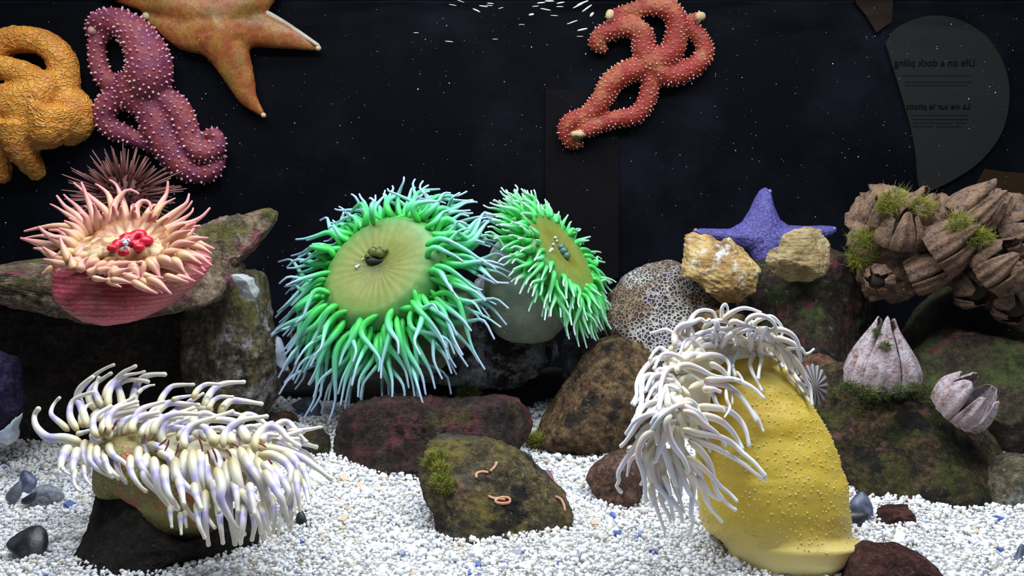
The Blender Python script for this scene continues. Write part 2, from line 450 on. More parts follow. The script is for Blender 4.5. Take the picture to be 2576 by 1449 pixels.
# ================================================================ rocks
PINK = (0.36, 0.10, 0.13); GREEN = (0.10, 0.13, 0.025); OLIVE = (0.22, 0.19, 0.05); WHITE = (0.62, 0.62, 0.66); LILAC = (0.34, 0.32, 0.52)
ROCKM = {
 'ledge': rock_mat('ledge_stone', (0.15, 0.09, 0.055), (0.36, 0.25, 0.16), [((0.55, 0.43, 0.30), 14, .47, .60, 1, False), (PINK, 11, .52, .60, 2, False), (OLIVE, 9, .48, .60, 3, True)], speck=(.7, .7, .7)),
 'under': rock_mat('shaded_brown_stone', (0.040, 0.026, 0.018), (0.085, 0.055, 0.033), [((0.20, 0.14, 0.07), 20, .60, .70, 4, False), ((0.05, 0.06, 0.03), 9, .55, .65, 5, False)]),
 'pale': rock_mat('lichen_white_stone', (0.10, 0.08, 0.05), (0.25, 0.19, 0.11), [((0.55, 0.52, 0.50), 16, .50, .60, 6, False), (OLIVE, 10, .52, .62, 7, False), ((0.45, 0.28, 0.16), 18, .58, .66, 8, False)]),
 'black': rock_mat('black_brown_stone', (0.020, 0.015, 0.012), (0.045, 0.032, 0.022), [((0.12, 0.07, 0.06), 14, .62, .72, 9, False)], speck=(.4, .35, .3)),
 'maroon': rock_mat('maroon_stone', (0.035, 0.022, 0.02), (0.085, 0.05, 0.035), [((0.19, 0.055, 0.065), 12, .50, .62, 10, False), ((0.13, 0.19, 0.13), 15, .60, .68, 11, False), ((0.15, 0.11, 0.03), 9, .55, .66, 12, False)]),
 'front': rock_mat('olive_slate', (0.09, 0.07, 0.035), (0.24, 0.18, 0.075), [((0.12, 0.11, 0.10), 10, .50, .62, 13, False), ((0.26, 0.20, 0.045), 12, .48, .62, 14, True), ((0.42, 0.22, 0.14), 16, .62, .68, 15, False), ((0.02, 0.015, 0.012), 11, .54, .64, 16, False)], speck=(.8, .75, .7)),
 'crust': rock_mat('crusted_stone', (0.040, 0.034, 0.032), (0.085, 0.07, 0.06), [((0.72, 0.72, 0.80), 13, .44, .54, 17, False), ((0.28, 0.25, 0.42), 12, .56, .62, 18, False), ((0.30, 0.07, 0.10), 10, .60, .66, 19, False)]),
 'brown': rock_mat('ruddy_brown_stone', (0.11, 0.06, 0.03), (0.28, 0.17, 0.075), [((0.38, 0.27, 0.09), 17, .54, .62, 20, True), ((0.30, 0.10, 0.07), 12, .56, .64, 21, False), ((0.03, 0.022, 0.015), 13, .54, .64, 22, False)], speck=(.6, .5, .4)),
 'blue': rock_mat('pale_blue_stone', (0.33, 0.33, 0.38), (0.52, 0.50, 0.53), [((0.20, 0.16, 0.15), 14, .56, .64, 23, False)]),
 'shellrock': rock_mat('red_green_stone', (0.045, 0.030, 0.022), (0.10, 0.07, 0.04), [((0.10, 0.15, 0.04), 11, .47, .58, 24, True), ((0.27, 0.07, 0.08), 13, .50, .60, 25, True), ((0.40, 0.33, 0.20), 30, .60, .66, 26, True), ((0.16, 0.05, 0.06), 9, .60, .7, 27, False)], speck=(.4, .35, .28)),
 'big': rock_mat('mossy_black_stone', (0.035, 0.026, 0.015), (0.17, 0.105, 0.042), [((0.10, 0.11, 0.02), 8, .44, .58, 28, True), ((0.32, 0.13, 0.11), 8, .60, .68, 29, True), ((0.018, 0.016, 0.012), 15, .52, .62, 30, False)], speck=(.6, .5, .35)),
 'moss': rock_mat('green_moss_stone', (0.06, 0.035, 0.028), (0.12, 0.075, 0.05), [((0.115, 0.135, 0.04), 7, .40, .58, 31, True), ((0.24, 0.06, 0.06), 8, .57, .66, 32, False)]),
 'red': rock_mat('rust_red_stone', (0.15, 0.07, 0.05), (0.29, 0.15, 0.10), [((0.12, 0.12, 0.04), 9, .56, .66, 33, True), ((0.42, 0.25, 0.16), 18, .6, .68, 34, False)]),
 'darkred': rock_mat('dark_red_stone', (0.07, 0.022, 0.018), (0.17, 0.06, 0.045), [((0.09, 0.09, 0.015), 10, .50, .60, 35, True)]),
 'edge': rock_mat('sandy_stone', (0.20, 0.16, 0.09), (0.40, 0.33, 0.20), [((0.55, 0.54, 0.52), 11, .54, .62, 36, False), ((0.30, 0.08, 0.07), 9, .58, .66, 37, False)]),
 'purple': rock_mat('purple_crust', (0.045, 0.03, 0.10), (0.10, 0.07, 0.20)),
}
def rock(name, mat, outline, Y, depth, label, sub=6, **kw):
    v, f = lump(outline, Y, depth, sub=sub, **kw)
    return tag(obj(name, v, f, ROCKM[mat]), label, 'rock')

rock('ledge_rock', 'ledge', [(-70, 690), (0, 668), (60, 664), (110, 676), (200, 650), (330, 630), (480, 610), (560, 640), (592, 690), (588, 725), (565, 748), (520, 757), (460, 768), (300, 792), (190, 775), (120, 770), (60, 766), (0, 757), (-70, 745)],
     1.33, 0.13, 'flat mottled rock ledge under the pink anemone', lean=0.9, noise=0.05, nfreq=5, box=0.6, facets=4, seed=3)
prong = rock('pointed_rock', 'ledge', [(470, 590), (540, 556), (600, 545), (650, 532), (684, 540), (672, 575), (640, 620), (600, 665), (560, 700), (500, 720), (430, 660)],
     1.37, 0.055, 'pointed brown rock prong jutting out behind the pink anemone', lean=0.7, noise=0.06, nfreq=3, facets=5, seed=8)
rock('crusted_rock', 'pale', [(470, 735), (520, 722), (580, 702), (612, 694), (640, 705), (652, 745), (660, 800), (674, 860), (690, 940), (703, 1000), (665, 1035), (600, 1050), (520, 1030), (480, 960), (462, 850)],
     1.35, 0.08, 'upright white-crusted rock below the right end of the ledge', noise=0.09, nfreq=2.6, ridged=True, facets=7, seed=5, lean=0.25)
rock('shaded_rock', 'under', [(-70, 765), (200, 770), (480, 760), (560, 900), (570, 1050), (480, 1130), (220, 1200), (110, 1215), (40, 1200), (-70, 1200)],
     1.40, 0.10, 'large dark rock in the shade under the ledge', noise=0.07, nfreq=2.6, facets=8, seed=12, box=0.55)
rock('purple_rock', 'purple', [(-60, 878), (0, 893), (30, 905), (32, 960), (40, 1010), (46, 1025), (30, 1047), (0, 1075), (-60, 1095)],
     1.24, 0.04, 'dark purple crusted rock cut off at the edge beside the cream anemone', sub=5, noise=0.05, seed=2)
rock('anemone_rock', 'black', [(203, 1262), (222, 1246), (300, 1236), (345, 1262), (420, 1325), (500, 1365), (560, 1335), (612, 1338), (642, 1388), (570, 1425), (500, 1445), (470, 1530), (205, 1530), (204, 1400), (210, 1330)],
     0.945, 0.075, 'black angular rock carrying the cream tentacled anemone', noise=0.04, nfreq=3, facets=8, seed=21, box=0.55, center=(360, 1390), lean=0.7)
rock('maroon_rock', 'maroon', [(846, 1100), (868, 1050), (900, 1030), (960, 1018), (1030, 1012), (1090, 1025), (1150, 1030), (1200, 1022), (1250, 1013), (1292, 1018), (1320, 1045), (1330, 1090), (1312, 1118), (1260, 1142), (1200, 1165), (1100, 1203), (1030, 1218), (960, 1222), (900, 1208), (868, 1182), (843, 1140)],
     1.24, 0.075, 'dark maroon ridged rock lying under the green anemones', noise=0.10, nfreq=3.2, ridged=True, facets=9, seed=15, lean=0.2)
frk = rock('slate_rock', 'front', [(1058, 1190), (1073, 1145), (1100, 1126), (1160, 1128), (1230, 1140), (1290, 1155), (1332, 1180), (1372, 1215), (1422, 1255), (1438, 1300), (1432, 1342), (1390, 1360), (1330, 1374), (1260, 1380), (1190, 1376), (1140, 1352), (1106, 1312), (1100, 1272), (1074, 1246)],
     1.05, 0.065, 'wedge-shaped olive brown rock alone on the white gravel', noise=0.035, nfreq=3.5, facets=7, seed=34, lean=0.45, box=0.62, strata=(0.022, 6, (0.25, 0, 1)))
rock('perch_rock', 'crust', [(1192, 715), (1225, 690), (1245, 800), (1300, 840), (1420, 825), (1435, 895), (1390, 915), (1300, 962), (1200, 995), (1080, 990), (1015, 962), (1000, 935), (1050, 940), (1120, 900), (1180, 840)],
     1.47, 0.06, 'white-crusted dark rock between the two green anemones', noise=0.06, nfreq=3, facets=6, seed=17, center=(1240, 900))
rock('pit_rock', 'black', [(600, 1000), (680, 970), (800, 955), (960, 950), (1200, 960), (1440, 930), (1470, 1000), (1400, 1050), (1200, 1070), (860, 1060), (720, 1050), (610, 1045)],
     1.52, 0.09, 'low black rock in the dark hollow behind the maroon rock', noise=0.06, nfreq=4, facets=6, seed=9)
rock('rear_rock', 'black', [(540, 970), (620, 925), (740, 930), (820, 960), (790, 1020), (600, 1020)], 1.59, 0.04, 'black rock at the back beside the pale pearly shell', sub=5, noise=0.06, seed=10)
rock('rounded_rock', 'brown', [(1345, 1095), (1370, 1050), (1420, 980), (1470, 915), (1520, 870), (1570, 857), (1612, 868), (1642, 900), (1665, 960), (1675, 1050), (1645, 1120), (1580, 1130), (1450, 1122), (1380, 1112)],
     1.34, 0.08, 'rounded reddish brown rock left of the yellow anemone', noise=0.04, nfreq=2.4, facets=3, seed=44, lean=0.3)
rock('pale_rock', 'blue', [(1422, 865), (1450, 822), (1500, 806), (1550, 820), (1560, 900), (1505, 945), (1440, 970), (1420, 935)],
     1.47, 0.05, 'pale bluish white stone under the smaller green anemone', sub=5, noise=0.08, ridged=True, seed=6)
rock('shell_rock', 'shellrock', [(1866, 760), (1880, 700), (1910, 668), (1960, 655), (2040, 645), (2110, 635), (2165, 655), (2195, 700), (2210, 780), (2215, 900), (2200, 1040), (2000, 1060), (1900, 1000), (1872, 850)],
     1.45, 0.10, 'red and green mottled block bearing the oyster shell and purple star', noise=0.05, nfreq=3, facets=6, seed=26, lean=0.35, box=0.6)
bigr = rock('barnacle_rock', 'big', [(2058, 1010), (2080, 968), (2120, 943), (2200, 933), (2280, 948), (2330, 983), (2380, 1010), (2430, 1040), (2472, 1070), (2503, 1110), (2518, 1160), (2492, 1212), (2442, 1265), (2350, 1292), (2250, 1298), (2180, 1288), (2120, 1235), (2088, 1150), (2063, 1070)],
     1.19, 0.10, 'large mossy black rock bearing two white barnacles', noise=0.05, nfreq=2.4, facets=4, seed=31, lean=0.35)
rock('moss_rock', 'moss', [(2310, 965), (2340, 905), (2400, 862), (2440, 843), (2500, 855), (2576, 865), (2650, 890), (2650, 1170), (2560, 1190), (2500, 1150), (2440, 1060), (2380, 1005)],
     1.32, 0.09, 'green-topped mossy boulder beneath the barnacle cluster', noise=0.06, nfreq=2.4, facets=5, seed=37, lean=0.5)
rock('support_rock', 'moss', [(2270, 860), (2320, 800), (2400, 740), (2500, 700), (2660, 640), (2660, 960), (2420, 960), (2300, 930)],
     1.48, 0.08, 'dim mossy rock slope holding up the barnacle cluster', noise=0.06, nfreq=2.4, facets=5, seed=39, lean=0.4)
rock('edge_rock', 'edge', [(2478, 1250), (2498, 1207), (2530, 1175), (2576, 1160), (2650, 1168), (2650, 1320), (2576, 1310), (2520, 1303), (2484, 1284)],
     1.10, 0.05, 'sandy speckled rock cut off beside the mossy black rock', sub=5, noise=0.07, seed=41, lean=0.3)
rock('little_mossy_rock', 'brown', [(2012, 930), (2040, 907), (2070, 901), (2100, 911), (2124, 940), (2114, 980), (2070, 1000), (2020, 990)],
     1.27, 0.04, 'small yellow-topped stone behind the ribbed limpet shell', sub=5, noise=0.04, seed=42, lean=0.4)
rock('buried_rock', 'red', [(1480, 1210), (1500, 1180), (1530, 1160), (1570, 1150), (1604, 1160), (1614, 1200), (1604, 1252), (1560, 1284), (1518, 1262)],
     1.125, 0.035, 'rust red rock half buried at the white tentacle tips', sub=5, noise=0.05, seed=43, lean=0.6)
rock('foot_rock', 'darkred', [(2120, 1470), (2150, 1415), (2200, 1388), (2270, 1393), (2330, 1414), (2366, 1449), (2340, 1510), (2130, 1510)],
     0.905, 0.04, 'dark red rock beside the foot of the yellow anemone', sub=5, noise=0.05, seed=45, lean=0.3)
rock('little_red_rock', 'darkred', [(2178, 1345), (2200, 1308), (2240, 1288), (2292, 1282), (2284, 1312), (2235, 1338), (2212, 1355)],
     1.05, 0.03, 'small dark red stone at the base of the mossy black rock', sub=5, noise=0.08, seed=46)
rock('little_orange_rock', 'red', [(672, 1080), (682, 1050), (710, 1038), (738, 1048), (750, 1078), (730, 1096), (690, 1098)],
     1.36, 0.025, 'small orange pitted stone behind the cream anemone', sub=4, noise=0.06, seed=47)
rock('little_dark_rock', 'big', [(752, 1130), (770, 1092), (800, 1080), (825, 1105), (830, 1140), (800, 1158), (765, 1156)],
     1.26, 0.025, 'small dark mossy stone right of the cream anemone', sub=4, noise=0.06, seed=48)
rock('hidden_rock', 'brown', [(1735, 840), (1755, 792), (1810, 778), (1865, 798), (1890, 850), (1870, 960), (1760, 960)],
     1.37, 0.05, 'brown stone peeping over the yellow anemone crown', sub=5, noise=0.05, seed=49)
v, f = lump([(585, 692), (605, 690), (630, 705), (646, 730), (644, 748), (620, 745), (598, 722)], 1.29, 0.014, sub=4, noise=0.06, seed=51)
tag(obj('flat_stone', v, f, plain_mat('grey_flake', (0.26, 0.29, 0.31), (0.38, 0.38, 0.36), 60, 0.7, bumps=0.4)), 'flat pale grey stone chip leaning on the ledge end', 'stone')

# porous rock
m, nt, p = new_mat('porous_stone')
tc = N(nt, 'ShaderNodeTexCoord'); nz = N(nt, 'ShaderNodeTexNoise'); nz.inputs['Scale'].default_value = 40
nt.links.new(tc.outputs['Object'], nz.inputs['Vector'])
vm = N(nt, 'ShaderNodeVectorMath', operation='MULTIPLY_ADD'); vm.inputs[1].default_value = (0.012,) * 3
nt.links.new(nz.outputs['Color'], vm.inputs[0]); nt.links.new(tc.outputs['Object'], vm.inputs[2])
vo = N(nt, 'ShaderNodeTexVoronoi'); vo.feature = 'DISTANCE_TO_EDGE'; vo.inputs['Scale'].default_value = 185; nt.links.new(vm.outputs[0], vo.inputs['Vector'])
mr = N(nt, 'ShaderNodeMapRange'); mr.inputs['From Min'].default_value = 0.24; mr.inputs['From Max'].default_value = 0.09; nt.links.new(vo.outputs['Distance'], mr.inputs['Value'])
fz, _, _ = noise_fac(nt, 11, 0.42, 0.60, 6, seed=3); fz2, _, _ = noise_fac(nt, 18, 0.55, 0.66, 6, seed=8)
colr = mix(nt, fz, (0.20, 0.125, 0.07), (0.46, 0.43, 0.40)); colr = mix(nt, fz2, colr, (0.34, 0.30, 0.40))
fz3, _, _ = noise_fac(nt, 9, 0.50, 0.62, 5, seed=5)
hole = mul(nt, mr.outputs[0], 1.0)
sub_ = N(nt, 'ShaderNodeMath', operation='SUBTRACT'); sub_.inputs[0].default_value = 1.0; nt.links.new(hole, sub_.inputs[1])
colr = mix(nt, sub_.outputs[0], colr, (0.03, 0.022, 0.02))
nt.links.new(colr, p.inputs['Base Color']); p.inputs['Roughness'].default_value = 0.8
bump(nt, p, hole, 0.9, 0.006)
v, f = lump([(1522, 800), (1538, 750), (1578, 705), (1640, 675), (1700, 667), (1745, 685), (1795, 715), (1815, 760), (1805, 830), (1760, 890), (1700, 920), (1620, 915), (1560, 895), (1528, 865)],
            1.43, 0.09, sub=6, noise=0.03, nfreq=2.5, facets=3, seed=55, lean=0.35)
tag(obj('porous_rock', v, f, m), 'rounded grey rock riddled with tiny holes', 'rock')
# ================================================================ anemones
def pb(x, y, Y, rx, ry=None, rd=None, sub=4):
    k = pxm(Y); ry = rx if ry is None else ry; rd = rx if rd is None else rd
    return ball(P(x, y, Y), rx * k, rd * k, ry * k, sub)
def conv(off, s, pts):
    return [(off[0] + x * s, off[1] + y * s) for x, y in pts]
def tentacle(parent, pts3, r0, r1, mat, sides=8, n=16, power=1.0, knob=0.0, belly=0.0, name='tentacle'):
    c = catmull(pts3, n); t = np.linspace(0, 1, n)
    r = r0 + (r1 - r0) * t ** power + belly * r0 * np.sin(np.pi * np.clip(t * 1.3, 0, 1)) * (t < 0.77)
    if knob: r = r + knob * r1 * np.exp(-((t - 1) / 0.05) ** 2)
    r = r * np.clip(0.40 + 0.60 * np.sqrt(t / 0.13), 0, 1)
    v, f, tt = tube(c, r, sides)
    return obj(name, v, f, mat, parent, attrs={'t': ('FLOAT', tt)})

# ---------------------------------------------------------------- pink anemone on the ledge
PY = 1.16
pink = thing('pink_anemone', P(320, 770, PY), 'pink anemone with pale pointed tentacles and crimson mouth on the ledge', 'sea anemone')
m, nt, p = new_mat('pink_column')
tc = N(nt, 'ShaderNodeTexCoord'); wv = N(nt, 'ShaderNodeTexWave'); wv.bands_direction = 'Z'; wv.inputs['Scale'].default_value = 62; wv.inputs['Distortion'].default_value = 2.5; wv.inputs['Detail'].default_value = 2
wv.inputs['Detail Scale'].default_value = 2.0
nt.links.new(tc.outputs['Object'], wv.inputs['Vector'])
fz, _, _ = noise_fac(nt, 14, 0.40, 0.62, 5, seed=1)
colr = mix(nt, fz, (0.56, 0.075, 0.12), (0.36, 0.09, 0.085))
wvm = N(nt, 'ShaderNodeMapRange'); wvm.inputs['From Min'].default_value = 0.55; wvm.inputs['From Max'].default_value = 0.95; nt.links.new(wv.outputs['Fac'], wvm.inputs['Value'])
sp, _, _ = noise_fac(nt, 420, 0.45, 0.60, 2, seed=4)
colr = mix(nt, mul(nt, mul(nt, wvm.outputs[0], sp), 0.55), colr, (0.66, 0.34, 0.30))
nt.links.new(colr, p.inputs['Base Color']); p.inputs['Roughness'].default_value = 0.5
p.inputs['Subsurface Weight'].default_value = 0.15; p.inputs['Subsurface Scale'].default_value = 0.006
bump(nt, p, wv.outputs['Fac'], 0.25, 0.004)
v, f = lump([(142, 690), (150, 722), (168, 745), (210, 772), (260, 793), (310, 801), (370, 794), (430, 766), (482, 726), (517, 682), (522, 655), (480, 640), (420, 632), (320, 628), (220, 632), (160, 640), (136, 660)],
            PY + 0.01, 0.06, sub=6, noise=0.025, nfreq=3, facets=0, seed=4, box=0.7, lean=0.75, smooth=12)
obj('column', v, f, m, pink)
# dished oral disc facing up and forward
def disc(center, n, u, ra, rb, mat, parent, dish=0.2, name='oral_disc', rings=12, segs=136):
    n = np.array(n, float); n /= np.linalg.norm(n); u = np.array(u, float); u -= n * (u @ n); u /= np.linalg.norm(u); w = np.cross(n, u)
    V = [np.array(center) - n * ra * dish]; F = []
    for i in range(1, rings + 1):
        s = i / rings
        for j in range(segs):
            a = 2 * math.pi * j / segs
            h = -dish * ra * (1 - s * s) + 0.012 * ra * math.sin(a * 24) * s
            V.append(np.array(center) + u * ra * s * math.cos(a) + w * rb * s * math.sin(a) + n * h)
    # underside
    for j in range(segs):
        a = 2 * math.pi * j / segs
        V.append(np.array(center) + u * ra * .8 * math.cos(a) + w * rb * .8 * math.sin(a) - n * ra * 0.35)
    V.append(np.array(center) - n * ra * 0.4)
    for j in range(segs):
        F.append((0, 1 + j, 1 + (j + 1) % segs))
        for i in range(rings):
            a = 1 + i * segs + j; b = 1 + i * segs + (j + 1) % segs
            F.append((a, a + segs, b + segs, b))
        F.append((1 + rings * segs + j, len(V) - 1, 1 + rings * segs + (j + 1) % segs))
    s = np.array([0] + [i / rings + 0.13 * math.sin(2 * math.pi * j * 17 / segs) * (i > 3) for i in range(1, rings + 1) for j in range(segs)] + [1] * (segs + 1))
    return obj(name, np.array(V), F, mat, parent, attrs={'t': ('FLOAT', s)}), n, u, w
M_PDISC = tent_mat('pink_disc', [(0, (0.5, 0.04, 0.05)), (0.4, (0.45, 0.25, 0.08)), (0.52, (0.62, 0.46, 0.26)), (0.70, (0.50, 0.28, 0.14)), (0.85, (0.28, 0.09, 0.03)), (1, (0.36, 0.14, 0.05))], sss=0.1)
v, f = pb(322, 634, PY + 0.0, 168, 46, 110, 5)
obj('collar', v + 0.003 * fbm(v * 60, 2)[:, None], f, plain_mat('tan_collar', (0.30, 0.12, 0.05), (0.56, 0.40, 0.22), 75, .5, sss=.1, lo=.42, hi=.58), pink)
pc = P(322, 616, PY - 0.030)
_, pn, pu, pw = disc(pc, (0.02, -0.60, 0.8), (1, 0, 0), 0.045, 0.045, M_PDISC, pink, 0.15)
M_CRIM = plain_mat('crimson_lip', (0.62, 0.012, 0.045), (0.42, 0.008, 0.025), 80, 0.3, sss=0.2)
lips = []
for (x, y, r) in ((300, 612, 17), (322, 600, 19), (350, 592, 20), (368, 606, 17), (350, 622, 15), (284, 624, 14), (310, 636, 15), (336, 612, 14)):
    lips.append(pb(x, y, PY - 0.046 + (620 - y) * 0.0009, r * 1.1, r * .75, r))
v, f, nn = remesh(lips, 0.0022, 2); obj('mouth', v + nn * (0.0012 * fbm(v * 130, 2))[:, None], f, M_CRIM, pink)
M_GRIT = plain_mat('grit', (0.42, 0.46, 0.52), (0.75, 0.78, 0.82), 400, 0.6)
for (x, y, r) in ((316, 612, 6.5), (318, 622, 5), (310, 605, 4), (309, 626, 4.5), (322, 606, 4)):
    v, f = ball(P(x, y, PY - 0.068), r * pxm(PY), sub=3); v = v + 0.0012 * fbm(v * 400, 2)[:, None] * np.array([1, 1, 1])
    obj('grit_crumb', v, f, M_GRIT, pink, smooth=False)
M_PT = tent_mat('pink_tentacle', [(0, (0.28, 0.08, 0.03)), (0.12, (0.54, 0.31, 0.11)), (0.35, (0.62, 0.41, 0.22)), (0.7, (0.64, 0.33, 0.25)), (1, (0.68, 0.22, 0.25))], sss=0.2, var=(0.64, 0.26, 0.24))
PT = """900,440 800,350 630,205 40|840,560 770,400 695,205 52|960,420 920,300 850,235 815,215 42|1060,420 1020,290 985,215 935,180 42|960,510 980,380 1060,280 1120,265 1180,295 46
1310,490 1370,380 1420,290 1430,195 48|1160,530 1160,420 1210,360 1270,370 1285,430 46|1400,520 1520,430 1590,370 1610,300 44|1430,540 1550,450 1600,410 1635,360 38|1480,560 1590,490 1635,450 1645,420 36|1480,580 1620,545 1720,490 1785,420 44
1400,650 1500,600 1600,585 1700,570 52|1370,620 1360,560 1280,535 1220,560 1190,610 40|1500,690 1560,670 1610,640 1655,590 48|740,500 650,400 590,350 545,305 40|740,560 640,470 550,400 485,315 48|620,500 540,450 480,410 430,385 34|640,590 480,570 340,585 210,615 44
600,770 480,690 400,640 330,580 52|500,750 380,730 270,700 180,675 48|420,660 330,655 215,672 32|480,830 400,800 350,770 290,760 38|560,890 480,840 430,800 370,755 46|580,900 500,890 440,870 375,855 40|460,920 420,940 360,975 34|640,740 590,700 560,660 520,620 44|600,900 560,800 530,730 510,665 44
660,720 650,640 690,585 750,590 48|650,850 680,790 710,720 40|690,960 690,890 745,840 44|760,920 780,860 840,820 905,795 46|740,840 770,780 850,745 40|640,960 620,890 600,820 48|740,980 780,950 835,910 36|870,880 960,850 1030,835 1095,830 34|870,970 960,910 1080,890 1205,880 44|940,990 1010,960 1105,930 38|1000,1000 1080,985 1140,965 30
1120,920 1200,980 1300,1005 1385,1012 44|1100,800 1140,770 1190,830 1240,905 40|1260,830 1330,770 1420,730 1490,680 44|1230,860 1350,880 1480,930 1580,965 46|1350,870 1450,900 1550,960 1625,1030 44|1370,820 1470,790 1620,800 1790,845 48|1580,830 1700,840 1800,905 44|1600,690 1700,720 1820,765 42|1620,730 1720,760 1800,805 38|1450,850 1550,920 1650,950 1730,985 44|1480,810 1620,860 1700,910 1745,950 42
900,1020 960,1060 1030,1090 32|780,1010 860,1025 935,1030 30|1250,1020 1350,1060 1455,1148 42|1180,1020 1280,1080 1380,1140 38|1120,1040 1230,1100 1335,1145 38|1400,990 1500,1020 1600,1050 34|1060,990 1150,1020 1250,1045 40|790,700 850,720 890,775 34|1380,400 1440,360 1490,335 30|830,500 780,440 720,400 36|1130,470 1120,400 1150,385 34|1250,470 1300,400 1380,400 38|1550,650 1640,640 1690,660 38
1320,700 1380,650 1440,680 1480,700 36|1500,740 1600,760 1680,800 42|820,960 900,940 980,930 38|560,640 500,610 420,605 40|700,900 640,860 600,840 40|1000,880 1100,900 1180,950 38|940,1030 1040,1040 1120,1060 34|1500,1000 1560,1010 1660,1040 30"""
def parse(s):
    out = []
    for item in s.replace('\n', '|').split('|'):
        tok = item.split()
        out.append(([tuple(float(a) for a in k.split(',')) for k in tok[:-1]], float(tok[-1])))
    return out
rg = random.Random(5)
for pts, r in parse(PT):
    q = conv((0, 400), 0.29537, pts); r = r * 0.29537
    dj = rg.uniform(-0.008, 0.008); p3 = []
    if q[0][1] < 598: q = [(q[0][0] + .38 * (325 - q[0][0]), q[0][1] + .38 * (618 - q[0][1]))] + q
    nq = len(q)
    for i, (x, y) in enumerate(q):
        d = np.clip((640 - q[0][1]) * 0.0011, -0.075, 0.08) + np.clip((q[0][1] - y) * 0.0003, -0.03, 0.03)
        p3.append(P(x, y, PY - 0.028 + d + dj))
    tentacle(pink, p3, r * 0.80 * pxm(PY), r * 0.22 * pxm(PY), M_PT, sides=9, n=14, power=1.2, belly=0.2)

for k in range(40):
    a = 2 * math.pi * (k + rg.uniform(-.3, .3)) / 40; e = rg.uniform(.8, 1.25)
    x, y = 322 + 112 * e * math.cos(a), 626 + 40 * e * math.sin(a); L = rg.uniform(48, 78); da = a + rg.uniform(-.4, .4)
    dx, dy = math.cos(da), math.sin(da) * .55 - (.55 if math.sin(a) < .2 else -.1); q = [(x, y), (x + dx * L * .5, y + dy * L * .5 - 8), (x + dx * L, y + dy * L * .9)]
    d = np.clip((640 - y) * 0.0011, -0.05, 0.05) - 0.024
    tentacle(pink, [P(u, w, PY - 0.012 + d - .006 * i) for i, (u, w) in enumerate(q)], 11.5 * pxm(PY), 3.2 * pxm(PY), M_PT, sides=9, n=14, power=1.25, belly=0.3)

# ---------------------------------------------------------------- cream anemone in front
CY = 0.975
cream = thing('cream_anemone', P(420, 1350, 0.96), 'cream anemone with lilac-banded tentacles on the black rock', 'sea anemone')
m, nt, p = new_mat('olive_column')
fz, _, _ = noise_fac(nt, 22, 0.42, 0.60, 5, seed=1); fr_, _, _ = noise_fac(nt, 26, 0.52, 0.62, 5, seed=7)
fd, td, _ = noise_fac(nt, 330, 0.55, 0.70, 2, seed=2)
colr = mix(nt, fz, (0.17, 0.135, 0.03), (0.28, 0.24, 0.07)); colr = mix(nt, mul(nt, fr_, 0.8), colr, (0.50, 0.07, 0.04)); colr = mix(nt, mul(nt, fd, .5), colr, (0.46, 0.41, 0.20))
nt.links.new(colr, p.inputs['Base Color']); p.inputs['Roughness'].default_value = 0.55; bump(nt, p, td.outputs['Fac'], 0.5, 0.004)
parts = [pb(330, 1150, CY + .01, 100, 60, 90), pb(290, 1200, CY + .0, 58, 52, 60), pb(278, 1232, CY - .005, 44, 28, 50), pb(400, 1210, CY - .0, 110, 80, 100), pb(450, 1270, CY - .01, 105, 75, 95),
         pb(500, 1240, CY - .005, 90, 90, 90), pb(430, 1305, CY - .015, 75, 48, 85), pb(490, 1310, CY - .015, 70, 45, 80), pb(380, 1275, CY - .012, 40, 40, 75), pb(520, 1180, CY + .03, 120, 80, 80)]
v, f, nn = remesh(parts, 0.0045, 4)
v = v + nn * (0.0022 * fbm(v * np.array([30, 30, 90]), 3))[:, None]
obj('column', v, f, m, cream)
M_CB = tent_mat('cream_disc', [(0, (0.72, 0.60, 0.30)), (0.5, (0.80, 0.72, 0.48)), (1, (0.80, 0.74, 0.55))])
parts = [pb(330, 1116, CY + .035, 100, 26, 60), pb(460, 1130, CY + .03, 150, 40, 90), pb(580, 1150, CY + .03, 100, 38, 80), pb(270, 1098, CY + .04, 50, 22, 40)]
v, f, nn = remesh(parts, 0.005, 4)
obj('oral_disc', v, f, plain_mat('cream_flesh', (0.58, 0.49, 0.27), (0.66, 0.60, 0.42), 40, 0.45, sss=0.2), cream)
M_STRIPE = plain_mat('plum_stripe', (0.30, 0.07, 0.09), rough=0.5)
M_CT = tent_mat('cream_tentacle', [(0, (0.52, 0.42, 0.20)), (0.14, (0.66, 0.60, 0.41)), (0.32, (0.70, 0.67, 0.58)), (0.45, (0.46, 0.40, 0.72)), (0.56, (0.64, 0.60, 0.70)), (0.72, (0.73, 0.69, 0.62)), (1, (0.74, 0.69, 0.56))], sss=0.2)
